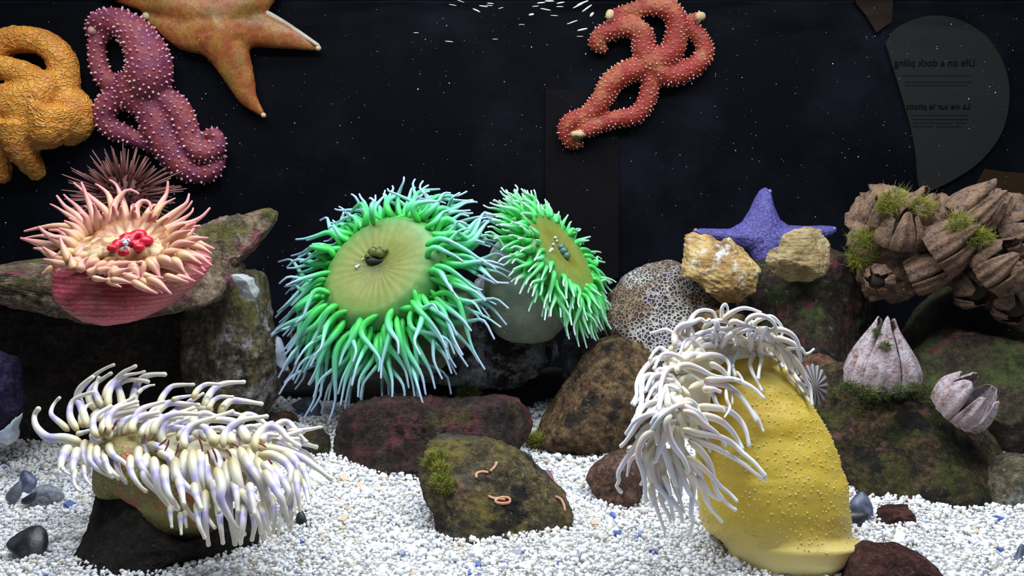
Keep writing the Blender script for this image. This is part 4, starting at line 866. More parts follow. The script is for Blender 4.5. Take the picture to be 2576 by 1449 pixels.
# ================================================================ sea stars and urchin
def arm_tubes(off, s, Y, arms, flat=0.75):
    """arms given as crop coordinates with a radius at each point, hugging depth Y"""
    parts = []
    for a in arms:
        pts = []; rad = []
        for t in a:
            x, y, r = t[:3]; dz = t[3] if len(t) > 3 else 0.0
            rw = r * s * pxm(Y); q = P(off[0] + x * s, off[1] + y * s, Y - rw * flat - dz)
            pts.append(np.append(q, rw))
        c = catmull(np.array(pts), 6 * len(pts))
        v, f, _ = tube(c[:, :3], np.clip(c[:, 3], 0.002, None), 14)
        parts.append((v, f))
    return parts
def knobs(V, F, Nn, step, size, mat, parent, name, seed, face=-0.1, tall=1.0):
    rgn = np.random.default_rng(seed)
    order = rgn.permutation(len(V)); grid = {}; chosen = []
    for i in order:
        if Nn[i, 1] > -face: continue
        k = tuple((V[i] / step).astype(int)); ok = True
        for dx in (-1, 0, 1):
            for dy in (-1, 0, 1):
                for dz in (-1, 0, 1):
                    for j in grid.get((k[0] + dx, k[1] + dy, k[2] + dz), ()):
                        if np.linalg.norm(V[i] - V[j]) < step: ok = False
        if ok: grid.setdefault(k, []).append(i); chosen.append(i)
    bv = []; bf = []
    for n, i in enumerate(chosen):
        nrm = Nn[i]; a = np.cross(nrm, [0.3, 0.5, 0.8]); a /= np.linalg.norm(a); b = np.cross(nrm, a); s = size * rgn.uniform(.7, 1.3)
        ring = [V[i] + (a * math.cos(t) + b * math.sin(t)) * s * .55 - nrm * s * .3 for t in np.arange(5) * 2 * math.pi / 5]
        ring2 = [V[i] + (a * math.cos(t) + b * math.sin(t)) * s * .42 + nrm * s * .75 * tall for t in np.arange(5) * 2 * math.pi / 5]
        o = n * 11; bv += ring + ring2 + [V[i] + nrm * s * 1.1 * tall]
        for j in range(5):
            k = (j + 1) % 5; bf.append((o + j, o + k, o + 5 + k, o + 5 + j)); bf.append((o + 5 + j, o + 5 + k, o + 10))
    return tag(obj(name, np.array(bv), bf, mat, parent), kind='stuff')

SY = BACK_Y - 0.004
# ---- ochre star
och = thing('ochre_star', P(100, 430, SY), 'knotted orange sea star clinging beside the purple star', 'sea star')
S1 = 0.33398
parts = arm_tubes((0, 0), S1, SY, [
    [(-90, 560, 90), (-30, 400, 95), (70, 310, 98), (210, 300, 95), (360, 340, 95), (460, 450, 108), (480, 600, 115), (470, 740, 120)],
    [(-80, 500, 90, .03), (60, 520, 85, .03), (200, 565, 88, .03), (330, 640, 95, .03)],
    [(-60, 780, 130, .03), (120, 760, 130, .03), (280, 720, 120, .03), (360, 640, 90, .03)],
    [(470, 740, 130), (560, 830, 140), (590, 930, 115), (530, 1010, 90)],
    [(380, 800, 170, .02), (360, 940, 170, .02), (260, 1010, 120, .02)],
    [(120, 900, 150, .03), (130, 1060, 120, .03), (200, 1180, 95, .02), (270, 1290, 70, .0)],
    [(-40, 1000, 130), (0, 1160, 90), (10, 1310, 72)],
    [(150, 690, 170, .0), (250, 820, 210, .0), (100, 950, 170, 0)]])
v, f, nn = remesh(parts, 0.0036, 4)
rid = fbm(v * np.array([130, 130, 190]), 2, 0.5, True)
v = v + nn * (0.0022 * rid)[:, None]
m, nt, p = new_mat('ochre_skin')
tc = N(nt, 'ShaderNodeTexCoord')
mp = N(nt, 'ShaderNodeMapping'); mp.inputs['Scale'].default_value = (130, 130, 190); nt.links.new(tc.outputs['Object'], mp.inputs[0])
vo = N(nt, 'ShaderNodeTexVoronoi'); vo.feature = 'DISTANCE_TO_EDGE'; vo.inputs['Scale'].default_value = 0.9; nt.links.new(mp.outputs[0], vo.inputs['Vector'])
mr = N(nt, 'ShaderNodeMapRange'); mr.inputs['From Min'].default_value = 0.02; mr.inputs['From Max'].default_value = 0.16; mr.inputs['To Min'].default_value = 1; mr.inputs['To Max'].default_value = 0; nt.links.new(vo.outputs['Distance'], mr.inputs['Value'])
fz, _, _ = noise_fac(nt, 22, 0.38, 0.62, 4, seed=2)
colr = mix(nt, fz, (0.55, 0.15, 0.008), (0.70, 0.27, 0.02)); colr = mix(nt, mul(nt, mr.outputs[0], 0.6), colr, (0.80, 0.44, 0.10))
nt.links.new(colr, p.inputs['Base Color']); p.inputs['Roughness'].default_value = 0.55; bump(nt, p, mr.outputs[0], 0.7, 0.004)
obj('body', v, f, m, och)
# ---- purple star
pur = thing('purple_star', P(330, 440, SY), 'purple-pink sea star studded with white spines above the urchin', 'sea star')
parts = arm_tubes((0, 0), S1, SY, [
    [(1060, 720, 120), (1120, 570, 170), (1110, 420, 160), (1020, 260, 130), (880, 160, 100), (740, 170, 80), (690, 230, 50)],
    [(1020, 680, 90), (860, 640, 80), (770, 560, 72), (735, 430, 68), (735, 320, 66), (800, 240, 60)],
    [(1000, 690, 100), (880, 740, 90), (790, 830, 90), (820, 950, 80), (950, 1010, 70), (1080, 1075, 55, .012), (1165, 1125, 35, .012)],
    [(1060, 720, 110), (1150, 850, 120), (1190, 980, 120), (1260, 1110, 112), (1350, 1230, 100), (1480, 1310, 75), (1610, 1270, 70), (1690, 1180, 22)],
    [(1090, 700, 110), (1310, 800, 105), (1390, 940, 100), (1430, 1070, 95), (1530, 1150, 75, .01), (1640, 1110, 62, .012), (1620, 1010, 52, .012), (1520, 1030, 34, .012)],
    [(1010, 560, 120), (1000, 700, 120), (1080, 780, 110)]])
v, f, nn = remesh(parts, 0.0034, 4)
M_PUR = plain_mat('purple_star_skin', (0.15, 0.022, 0.055), (0.25, 0.045, 0.05), 34, 0.6, bumps=0.6, lo=.40, hi=.6, bscale=170)
body = obj('body', v, f, M_PUR, pur)
knobs(v, f, nn, 0.0078, 0.0034, plain_mat('white_spine', (0.62, 0.42, 0.50), (0.58, 0.20, 0.24), 60, 0.5), body, 'spines', 3, tall=0.9)
M_PALE = plain_mat('pale_arm_tip', (0.46, 0.27, 0.20), (0.42, 0.19, 0.15), 120, 0.6, bumps=0.4)
for (x, y, r) in ((700, 228, 36), (1165, 1126, 28), (1520, 1032, 24), (1690, 1178, 15)):
    q = P(x * S1, y * S1, SY - r * S1 * pxm(SY) * 1.3 - .01); v2, f2 = ball(q, r * S1 * pxm(SY), sub=3); obj('arm_tip', v2, f2, M_PALE, pur)
# ---- red star
red = thing('red_star', P(1600, 370, SY), 'orange-red sea star with coiled white-dotted arms under the water surface', 'sea star')
S6 = 0.27609; O6 = (1360, 0)
parts = arm_tubes(O6, S6, SY, [
    [(1010, 590, 115), (940, 450, 108), (930, 320, 100), (820, 245, 92), (680, 265, 86), (545, 320, 78), (510, 400, 70), (565, 440, 50)],
    [(1010, 590, 105), (1180, 480, 112), (1230, 350, 105), (1240, 200, 98), (1160, 80, 95), (1000, 60, 80), (760, 115, 66), (640, 140, 48)],
    [(1010, 600, 105), (1180, 690, 98), (1380, 620, 92), (1490, 500, 86), (1470, 380, 78), (1390, 260, 70), (1370, 180, 52), (1440, 150, 44)],
    [(1010, 600, 95), (800, 650, 105), (640, 760, 104), (560, 900, 98), (430, 1050, 90), (270, 1110, 84), (225, 1200, 74), (280, 1300, 60), (360, 1310, 42)],
    [(1010, 620, 95), (1000, 760, 88), (970, 900, 86), (880, 1040, 84), (720, 1080, 82), (560, 1120, 76), (440, 1180, 66, .012), (350, 1225, 44, .014)]])
v, f, nn = remesh(parts, 0.0034, 4)
M_RED = plain_mat('red_star_skin', (0.25, 0.020, 0.010), (0.34, 0.095, 0.035), 26, 0.6, bumps=0.7, lo=.46, hi=.66, bscale=170)
body = obj('body', v, f, M_RED, red)
knobs(v, f, nn, 0.0056, 0.0023, plain_mat('pale_spine', (0.66, 0.42, 0.40), (0.50, 0.13, 0.08), 80, 0.5), body, 'spines', 5)
M_CRTIP = plain_mat('cream_arm_tip', (0.50, 0.38, 0.20), (0.42, 0.28, 0.13), 160, 0.6, bumps=0.4)
for (x, y, rx, rz) in ((335, 1225, 66, 38), (1452, 150, 46, 42), (628, 132, 36, 44)):
    q = P(O6[0] + x * S6, O6[1] + y * S6, SY - 0.028); k = S6 * pxm(SY)
    v2, f2 = ball(q, rx * k, rx * k * .7, rz * k, 3); v2 = v2 + 0.0015 * fbm(v2 * 150, 2)[:, None]; obj('arm_tip', v2, f2, M_CRTIP, red)
# ---- orange bat star at the top
bat = thing('bat_star', P(560, 200, SY), 'smooth orange webbed sea star with pale arm tips near the water surface', 'sea star')
parts = arm_tubes((0, 0), 1.0, SY - 0.006, [
    [(540, 70, 66), (630, 70, 48), (720, 92, 32), (800, 121, 9)],
    [(545, 80, 66), (578, 140, 50), (604, 200, 37), (625, 248, 24), (662, 289, 8)],
    [(540, 75, 62), (470, 82, 46), (412, 62, 26), (366, 40, 11)],
    [(545, 50, 60), (450, 16, 40), (350, -6, 30), (250, -24, 14)],
    [(560, 50, 60), (640, -6, 46), (700, -40, 20)],
    [(500, 60, 55), (560, 110, 50), (600, 90, 45)]], flat=0.3)
for q in parts: q[0][:, 1] = SY - 0.003 + (q[0][:, 1] - SY) * 0.62
v, f, nn = remesh(parts, 0.0034, 6)
dep = np.clip((SY - v[:, 1]) / 0.012, 0, 1)
v = v + nn * (0.0006 * fbm(v * 160, 2))[:, None]
m, nt, p = new_mat('bat_star_skin')
at = N(nt, 'ShaderNodeAttribute', attribute_name='t')
fz, tz, _ = noise_fac(nt, 40, 0.38, 0.62, 6, seed=2); fy, _, _ = noise_fac(nt, 24, 0.50, 0.62, 6, seed=6)
colr = mix(nt, fz, (0.27, 0.055, 0.012), (0.33, 0.13, 0.022)); colr = mix(nt, mul(nt, fy, 0.6), colr, (0.21, 0.15, 0.02))
fs, _, _ = noise_fac(nt, 260, 0.50, 0.62, 3, seed=3); colr = mix(nt, mul(nt, fs, .6), colr, (0.12, 0.05, 0.012))
r = ramp(nt, [(0.25, 1.0), (0.6, 0.0)]); nt.links.new(at.outputs['Fac'], r.inputs[0])
colr = mix(nt, r.outputs[0], colr, (0.42, 0.33, 0.22))
nt.links.new(colr, p.inputs['Base Color']); p.inputs['Roughness'].default_value = 0.5; bump(nt, p, tz.outputs['Fac'], 0.3, 0.004)
obj('body', v, f, m, bat, attrs={'t': ('FLOAT', dep)})
for (x, y, r_) in ((801, 121, 7), (663, 290, 6.5), (368, 41, 10)):
    v2, f2 = ball(P(x, y, SY - 0.012), r_ * pxm(SY), sub=3); obj('arm_tip', v2, f2, plain_mat('ivory_tip', (0.50, 0.38, 0.22), rough=.5), bat)
c = catmull([P(x, y, SY - .013) for x, y in ((540, -6), (585, 2), (640, 20), (700, 50), (755, 84), (800, 114))], 30)
v2, f2, _ = tube(c, np.interp(np.linspace(0, 1, 30), [0, .15, .6, 1], [.007, .0075, .005, .003]), 10)
obj('pale_margin', v2, f2, plain_mat('pale_margin', (0.36, 0.31, 0.25), (0.46, 0.38, 0.28), 120, .6, bumps=.3), bat)
# ---- violet star on the block
out = [(1745, 573), (1760, 572), (1800, 577), (1835, 577), (1868, 560), (1890, 530), (1906, 500), (1920, 480), (1936, 472), (1948, 484), (1954, 520), (1966, 553), (1985, 567), (2040, 570), (2085, 566), (2106, 572), (2108, 582), (2085, 597), (2050, 610), (2000, 635), (1970, 660), (1940, 690), (1910, 690), (1895, 660), (1880, 632), (1840, 618), (1790, 606), (1752, 592), (1742, 582)]
v, f = lump(out, 1.52, 0.022, sub=6, box=0.9, dbox=1.2, noise=0.0, facets=0, smooth=3, center=(1925, 592), lean=0.35)
v = v + np.array([0, -1, 0]) * (0.0012 * fbm(v * 220, 2))[:, None]
m, nt, p = new_mat('violet_skin')
fz, tz, _ = noise_fac(nt, 330, 0.40, 0.60, 3, seed=2)
colr = mix(nt, fz, (0.038, 0.032, 0.16), (0.105, 0.085, 0.31)); nt.links.new(colr, p.inputs['Base Color']); p.inputs['Roughness'].default_value = 0.6; bump(nt, p, tz.outputs['Fac'], 0.6, 0.004)
vio = thing('violet_star', P(1925, 690, 1.52), 'blue-violet sea star standing up behind the two oyster shells', 'sea star')
obj('body', v, f, m, vio)
for (x, y) in ((1750, 580), (1936, 482), (2098, 576)):
    v2, f2 = ball(P(x, y, 1.52 - 0.004 + (600 - y) * 0.0002), 6 * pxm(1.5), sub=3); obj('arm_tip', v2, f2, plain_mat('lilac_tip', (0.22, 0.13, 0.36), rough=.5), vio)
# ---- urchin
UY = 1.42
urc = thing('sea_urchin', P(312, 560, UY), 'dark maroon sea urchin behind the pink anemone', 'sea urchin')
uc = P(312, 498, UY); M_UR = plain_mat('maroon_test', (0.05, 0.012, 0.012), (0.10, 0.025, 0.02), 90, 0.6, bumps=0.5)
v, f = ball(uc, 66 * pxm(UY), 60 * pxm(UY), 60 * pxm(UY), 4); obj('test', v, f, M_UR, urc)
M_US = tent_mat('maroon_spine', [(0, (0.05, 0.010, 0.010)), (0.5, (0.13, 0.040, 0.035)), (1, (0.22, 0.095, 0.08))], sss=0.0, rough=0.5)
n_sp = 210
for k in range(n_sp):
    ph = math.acos(1 - 2 * (k + .5) / n_sp); th = math.pi * (1 + 5 ** .5) * k
    d = np.array([math.cos(th) * math.sin(ph), math.sin(th) * math.sin(ph), math.cos(ph)])
    if d[2] < -0.45: continue
    d = d + np.array([rg.gauss(0, .06) for _ in range(3)]); d /= np.linalg.norm(d)
    L = rg.uniform(118, 158) * pxm(UY) * (0.88 if d[2] > .6 else 1)
    v, f, tt = tube(np.array([uc + d * 0.028, uc + d * L * .6, uc + d * L]), np.array([0.0022, 0.0018, 0.0006]), 6)
    obj('spine', v, f, M_US, urc, attrs={'t': ('FLOAT', tt)})
# ================================================================ barnacles, shells, algae, small things
def barn_mat(name, a, b, stain, pale):
    m, nt, p = new_mat(name)
    f1, t1, _ = noise_fac(nt, 45, 0.38, 0.62, 8, seed=2, rough=.7); f2, _, _ = noise_fac(nt, 75, 0.49, 0.62, 8, seed=5, rough=.75); f3, t3, _ = noise_fac(nt, 240, 0.4, 0.62, 4, seed=8)
    c = mix(nt, f1, a, b); c = mix(nt, f2, c, stain); c = mix(nt, mul(nt, f3, .35), c, pale)
    nt.links.new(c, p.inputs['Base Color']); p.inputs['Roughness'].default_value = 0.75
    n1 = bump(nt, p, t1.outputs['Fac'], .8, 0.008); bump(nt, p, t3.outputs['Fac'], .7, 0.004, n1); return m
M_BW = barn_mat('pink_white_plate', (0.36, 0.24, 0.24), (0.58, 0.49, 0.54), (0.22, 0.10, 0.06), (0.62, 0.55, 0.58))
M_BT = barn_mat('tan_plate', (0.13, 0.065, 0.036), (0.27, 0.145, 0.075), (0.05, 0.026, 0.02), (0.32, 0.22, 0.17))
M_BIN = plain_mat('dark_opening', (0.03, 0.025, 0.02), rough=0.9)
def barnacle(root, base, axis, R, H, n, mat, seed, top=0.45, leanout=0.0, name='plate'):
    rgn = np.random.default_rng(seed)
    z = np.array(axis, float); z /= np.linalg.norm(z); x = np.cross(z, [0.1, -1, 0.2]); x /= np.linalg.norm(x); y = np.cross(z, x)
    base = np.array(base); cuts = np.sort((np.arange(n) + rgn.uniform(-.18, .18, n)) / n) * 2 * math.pi
    for k in range(n):
        a0 = cuts[k]; a1 = cuts[(k + 1) % n] + (2 * math.pi if k == n - 1 else 0)
        Hk = H * rgn.uniform(.80, 1.08); NA, NZ = 11, 12; th = R * 0.12
        V = []
        for lay in (0, 1):
            for i in range(NZ + 1):
                t = i / NZ
                for j in range(NA):
                    s = j / (NA - 1); w = 1 - 0.40 * t ** 2.2            # plate narrows to a point
                    a = (a0 + a1) / 2 + (s - .5) * (a1 - a0) * w * 1.02
                    tip = 1 - 0.10 * abs(2 * s - 1) ** 1.5 * t
                    r = R * ((1 - t) * 1.0 + t * (top + leanout)) * (1 + 0.26 * math.sin(math.pi * t ** .9)) * (1 + 0.06 * math.cos(s * 2 * math.pi * 2.5) * (1 - .2 * t)) - lay * th * (1 - .6 * t)
                    r += R * 0.05 * math.sin(math.pi * s)
                    V.append(base + (x * math.cos(a) + y * math.sin(a)) * r + z * Hk * t * tip)
        V = np.array(V); V = V + (0.02 * R * fbm(V * 120 + seed, 3))[:, None] * np.array([1, 1, .4]); F = []
        L = (NZ + 1) * NA
        for i in range(NZ):
            for j in range(NA - 1):
                q = i * NA + j; F.append((q, q + 1, q + NA + 1, q + NA)); F.append((L + q, L + q + NA, L + q + NA + 1, L + q + 1))
        for i in range(NZ):
            for j in (0, NA - 1):
                q = i * NA + j; F.append((q, q + NA, L + q + NA, L + q) if j == 0 else (q, L + q, L + q + NA, q + NA))
        for j in range(NA - 1):
            q = NZ * NA + j; F.append((q, q + 1, L + q + 1, L + q))
        obj(name, V, F, mat, root)
    v, f = ball(base + z * H * 0.22, 1, 1, 1, 3); v = base + z * H * .22 + (v - base - z * H * .22) * R * 0.62
    return obj('opening', v, f, M_BIN, root)
def strands(root, spots, n, L, mat, seed, r=0.00034, up=0.25, name='algae_tuft', kindly=True):
    """a tuft of fine algae hairs rooted on spots (x, y, Y, spread px)"""
    rgn = random.Random(seed); V = []; F = []; n = int(n * 2.2)
    for (sx, sy, sY, sp) in spots:
        for _ in range(n):
            a = rgn.uniform(0, 2 * math.pi); q = math.sqrt(rgn.random()) * sp
            b = P(sx + q * math.cos(a), sy + q * math.sin(a) * .8, sY + rgn.uniform(-.006, .006))
            d = np.array([math.cos(a) * q / sp + rgn.gauss(0, .35), -0.5 + rgn.gauss(0, .4), up + math.sin(-a) * .6 * q / sp + rgn.gauss(0, .35)]); d /= np.linalg.norm(d)
            l = L * rgn.uniform(.5, 1.2); k = np.array([rgn.gauss(0, .6), rgn.gauss(0, .6), rgn.gauss(-.1, .6)])
            p1 = b + d * l * .5; p2 = b + d * l + k * l * .6
            s1 = np.cross(d, [0.2, 0.9, 0.3]); s1 /= np.linalg.norm(s1) + 1e-9; s2 = np.cross(d, s1); o = len(V)
            for pt, rr in ((b, r), (p1, r * .8)):
                V += [pt + s1 * rr, pt - s1 * rr * .5 + s2 * rr * .87, pt - s1 * rr * .5 - s2 * rr * .87]
            V.append(p2)
            for j in range(3):
                k2 = (j + 1) % 3; F += [(o + j, o + k2, o + 3 + k2, o + 3 + j), (o + 3 + j, o + 3 + k2, o + 6)]
    return tag(obj(name, np.array(V), F, mat, root), kind='stuff')
M_AL = plain_mat('yellow_green_algae', (0.14, 0.17, 0.012), (0.32, 0.30, 0.03), 50, 0.6)
M_AL2 = plain_mat('deep_green_algae', (0.035, 0.06, 0.012), (0.13, 0.15, 0.02), 50, 0.6)

b1 = thing('white_barnacle', P(2215, 958, 1.16), 'tall pinkish white barnacle split open on top of the mossy black rock', 'barnacle')
barnacle(b1, P(2216, 962, 1.195), (0.02, -0.05, 1), 0.041, 0.083, 5, M_BW, 3, top=0.30)
strands(b1, [(2212, 835, 1.18, 14), (2225, 870, 1.165, 10), (2140, 972, 1.14, 16), (2180, 985, 1.135, 18), (2220, 990, 1.135, 18), (2260, 985, 1.14, 18), (2300, 975, 1.15, 14)], 90, 0.0065, M_AL2, 3)
b2 = thing('white_barnacle', P(2405, 1050, 1.14), 'smaller flaring white barnacle tilted on the slope of the mossy rock', 'barnacle')
barnacle(b2, P(2398, 1040, 1.135), (0.45, -0.35, 0.75), 0.028, 0.052, 6, M_BW, 8, top=0.85)

cl = thing('barnacle_cluster', P(2400, 790, 1.38), 'big clump of tan barnacles overgrown with yellow-green algae', 'barnacles')
v, f = lump([(2150, 570), (2185, 500), (2240, 470), (2300, 500), (2400, 520), (2480, 490), (2560, 500), (2660, 540), (2660, 800), (2540, 815), (2500, 790), (2440, 735), (2330, 690), (2250, 742), (2190, 737), (2168, 700), (2166, 640)],
            1.40, 0.06, sub=6, noise=0.14, nfreq=3.4, ridged=True, facets=4, seed=61, strata=(0.05, 5, (0.55, 0, -0.8)), lean=0.2, center=(2380, 620))
crock = obj('clump_core', v, f, M_BT, cl)
for i, (x, y, Y, ax, R, H, n, tp) in enumerate([
        (2255, 610, 1.345, (0.05, -0.35, 0.95), 52, 98, 5, .62), (2352, 640, 1.33, (0.72, -0.35, 0.60), 58, 130, 5, .60), (2420, 560, 1.35, (0.60, -0.2, 0.62), 58, 120, 6, .62),
        (2480, 690, 1.32, (0.55, -0.5, 0.62), 66, 105, 5, .70), (2205, 560, 1.36, (0.10, -0.25, 1), 44, 82, 5, .6), (2300, 560, 1.37, (0.35, -0.25, 0.85), 44, 88, 5, .6),
        (2530, 610, 1.35, (0.75, -0.4, 0.45), 55, 100, 5, .65), (2290, 700, 1.345, (0.85, -0.35, 0.45), 46, 130, 5, .55), (2480, 560, 1.37, (0.45, -0.2, 0.85), 50, 85, 6, .6),
        (2215, 700, 1.35, (-0.55, -0.7, -0.15), 36, 36, 5, .6), (2545, 760, 1.33, (0.1, -0.8, -0.5), 50, 50, 5, .6), (2440, 720, 1.34, (0.3, -0.8, -0.35), 50, 55, 5, .6), (2555, 700, 1.33, (0.6, -0.6, 0.3), 44, 70, 5, .6)]):
    e = bpy.data.objects.new('barnacle', None); COL.objects.link(e); e.parent = cl; e.empty_display_size = .01
    barnacle(e, P(x, y, Y), ax, R * pxm(Y), H * pxm(Y), n, M_BT, 70 + i, top=tp)
strands(cl, [(2172, 640, 1.36, 34), (2165, 605, 1.36, 28), (2185, 600, 1.35, 24), (2440, 590, 1.30, 26), (2410, 560, 1.30, 24), (2250, 500, 1.33, 30), (2230, 520, 1.33, 20), (2320, 520, 1.33, 26), (2470, 600, 1.30, 22), (2160, 660, 1.37, 20)], 110, 0.013, M_AL, 5, name='algae')

# oysters
def oyster_mat(name, a, b, c, seed):
    m, nt, p = new_mat(name)
    f1, t1, _ = noise_fac(nt, 26, 0.40, 0.60, 8, seed=seed, rough=.7); f2, _, _ = noise_fac(nt, 50, 0.52, 0.64, 8, seed=seed + 3, rough=.75); f3, t3, mp3 = noise_fac(nt, 40, 0.56, 0.64, 6, seed=seed + 6)
    mp3.inputs['Scale'].default_value = (1, 1, 3.5)
    col = mix(nt, f1, a, b); col = mix(nt, f2, col, c); col = mix(nt, mul(nt, f3, .8), col, (0.10, 0.07, 0.035))
    nt.links.new(col, p.inputs['Base Color']); p.inputs['Roughness'].default_value = .7; n1 = bump(nt, p, t1.outputs['Fac'], .9, 0.010); bump(nt, p, t3.outputs['Fac'], .8, 0.006, n1); return m
v, f = lump([(1720, 692), (1727, 650), (1734, 605), (1746, 594), (1790, 598), (1812, 612), (1850, 600), (1866, 620), (1880, 614), (1900, 640), (1905, 680), (1893, 722), (1862, 757), (1820, 764), (1795, 742), (1755, 706)], 1.385, 0.024, sub=6, noise=0.07, ridged=True, facets=6, seed=81, strata=(0.03, 7, (0.5, 0, 0.85)), lean=0.35)
tag(obj('oyster_shell', v, f, oyster_mat('ochre_oyster', (0.30, 0.15, 0.035), (0.56, 0.38, 0.14), (0.66, 0.64, 0.60), 3)), 'rough ochre and white oyster shell leaning on the porous rock', 'shell')
v, f = lump([(1932, 657), (1938, 636), (1968, 622), (1974, 600), (2000, 585), (2040, 575), (2066, 585), (2085, 614), (2080, 660), (2062, 690), (2022, 700), (1985, 702), (1948, 686)], 1.375, 0.026, sub=6, noise=0.03, facets=2, seed=82, strata=(0.018, 9, (-0.12, 0, 1)), lean=0.3)
tag(obj('oyster_shell', v, f, oyster_mat('tan_oyster', (0.28, 0.18, 0.07), (0.46, 0.36, 0.19), (0.26, 0.22, 0.06), 5)), 'rounded tan oyster shell with wavy lines on the mottled block', 'shell')

# ribbed limpet
def fan(name, cx, cy, Y, rx, ry, ribs, mat, label, tilt=0.0, dome=0.5, cat='shell'):
    V = []; F = []; ts = []; NR, NS = 14, ribs * 6
    k = pxm(Y); c = P(cx, cy, Y)
    for lay in (0, 1):
        for i in range(NR + 1):
            s = i / NR
            for j in range(NS):
                a = 2 * math.pi * j / NS; rb = math.cos(a * ribs)
                r = s * (1 + 0.05 * rb * s)
                h = dome * min(rx, ry) * (1 - s ** 1.6) + 0.05 * rx * rb * s * (1 - .2 * s)
                V.append(c + np.array([rx * k * r * math.cos(a), -(h - lay * 1.5) * k + tilt * ry * k * r * math.sin(a), ry * k * r * math.sin(a)])); ts.append(.5 + .5 * rb if s > .1 else .5)
    L = (NR + 1) * NS
    for i in range(NR):
        for j in range(NS):
            a, b = i * NS + j, i * NS + (j + 1) % NS
            F.append((a, b, b + NS, a + NS)); F.append((L + a, L + a + NS, L + b + NS, L + b))
    for j in range(NS):
        a, b = NR * NS + j, NR * NS + (j + 1) % NS; F.append((a, b, L + b, L + a))
    return tag(obj(name, np.array(V), F, mat, attrs={'t': ('FLOAT', ts)}), label, cat)
M_FAN = tent_mat('grey_ribbed', [(0, (0.05, 0.04, 0.045)), (.5, (0.14, 0.12, 0.125)), (1, (0.30, 0.27, 0.28))], sss=0)
fan('limpet_shell', 2046, 968, 1.14, 36, 50, 16, M_FAN, 'grey ribbed limpet shell behind the yellow anemone', 0.3)
M_FAN2 = tent_mat('beige_ribbed', [(0, (0.30, 0.25, 0.22)), (1, (0.62, 0.57, 0.52))], sss=0)
fan('clam_shell', 1778, 1438, 0.93, 18, 16, 12, M_FAN2, 'small beige ribbed clam shell at the foot of the yellow anemone', 0.6)

def mussel(name, cx, cy, Y, L, W, ang, mat, label, thick=0.4, lean=0.4, group=None):
    u, f = ico(4); v = u.copy(); k = pxm(Y)
    tpr = 1 - 0.38 * v[:, 0] - 0.10 * v[:, 0] ** 2
    x = v[:, 0] * L / 2; z = v[:, 2] * W / 2 * tpr + 0.10 * L * (v[:, 0] ** 2 - .5); y = v[:, 1] * W * thick * tpr
    rid = 1 + 0.012 * np.sin(np.hypot(x - L / 2, z) * 1.3); x, z = x * rid, z * rid
    a = math.radians(ang); X = x * math.cos(a) - z * math.sin(a); Z = x * math.sin(a) + z * math.cos(a)
    q = np.stack([X * k, y * k + lean * Z * k, Z * k], 1) + P(cx, cy, Y)
    return tag(obj(name, q, f, mat), label, 'shell', group)
M_MB = plain_mat('blue_mussel', (0.05, 0.06, 0.10), (0.16, 0.19, 0.28), 60, 0.35, bumps=0.2)
M_MK = plain_mat('black_mussel', (0.012, 0.013, 0.016), (0.05, 0.05, 0.055), 70, 0.35, bumps=0.3)
M_MP = plain_mat('pearl_shell', (0.42, 0.52, 0.66), (0.62, 0.68, 0.76), 40, 0.35)
mussel('mussel_shell', 2166, 1268, 1.055, 62, 58, 70, M_MB, 'blue-grey open mussel shell between yellow anemone and black rock')
mussel('mussel_shell', 2158, 1302, 1.04, 58, 34, 10, M_MK, 'black lower mussel valve under the blue-grey valve')
mussel('flat_mussel', 68, 1372, 0.955, 112, 70, 170, M_MK, 'black flattened shell on gravel at the corner, brown rim below', lean=0.9)
mussel('mussel_shell', 66, 1212, 1.14, 60, 44, 110, M_MB, 'shiny blue mussel shell upright in the gravel corner')
mussel('mussel_shell', 38, 1236, 1.11, 56, 34, 60, plain_mat('slate_mussel', (0.07, 0.08, 0.10), (0.16, 0.17, 0.20), 60, .5), 'dull slate mussel shell leaning against the shiny blue one')
mussel('mussel_shell', 75, 1252, 1.09, 46, 20, 35, M_MK, 'small dark shell between mussels and snail shell')
mussel('pale_shell', 704, 892, 1.38, 92, 40, -65, M_MP, 'pale blue pearly shell beside the white-crusted rock', 0.25)
mussel('mussel_shell', 772, 1026, 1.40, 78, 46, 165, M_MB, 'dusky blue mussel shell behind the small orange stone')
mussel('mussel_shell', 2572, 1412, 0.93, 84, 50, 80, M_MB, 'dark blue mussel shell cut off at the gravel corner')
mussel('mussel_shell', 1712, 1446, 0.925, 62, 34, 175, M_MK, 'glossy black mussel shell left of the yellow foot')
mussel('pale_shell', 1656, 1446, 0.92, 30, 22, 80, M_MP, 'tiny pearl grey shell beside the glossy black mussel', 0.25)
mussel('mussel_shell', 762, 1312, 1.02, 52, 26, -60, M_MK, 'dark curved shell right of the cream tentacles')
mussel('mussel_shell', 702, 1350, 0.99, 40, 20, -35, M_MK, 'small dark shell under the cream tentacle tips')
mussel('mussel_shell', 748, 918, 1.44, 44, 30, 20, M_MK, 'black mussel shell below the pale pearly shell')
mussel('mussel_shell', 800, 932, 1.44, 50, 28, 160, M_MK, 'black mussel shell under the large green anemone')
mussel('mussel_shell', 2562, 552, 1.36, 74, 50, 95, M_MB, 'grey-blue mussel shell at the end of the barnacle clump')
v, f = lump([(0, 1086), (36, 1060), (54, 1036), (40, 1074), (44, 1104), (22, 1118), (10, 1104)], 1.2, 0.012, sub=4, noise=0.05, facets=2, seed=90)
tag(obj('shell_shard', v, f, plain_mat('pale_blue_shard', (0.40, 0.50, 0.62), (0.62, 0.66, 0.68), 60, .5)), 'pale blue jagged shell shard below the purple rock', 'shell')
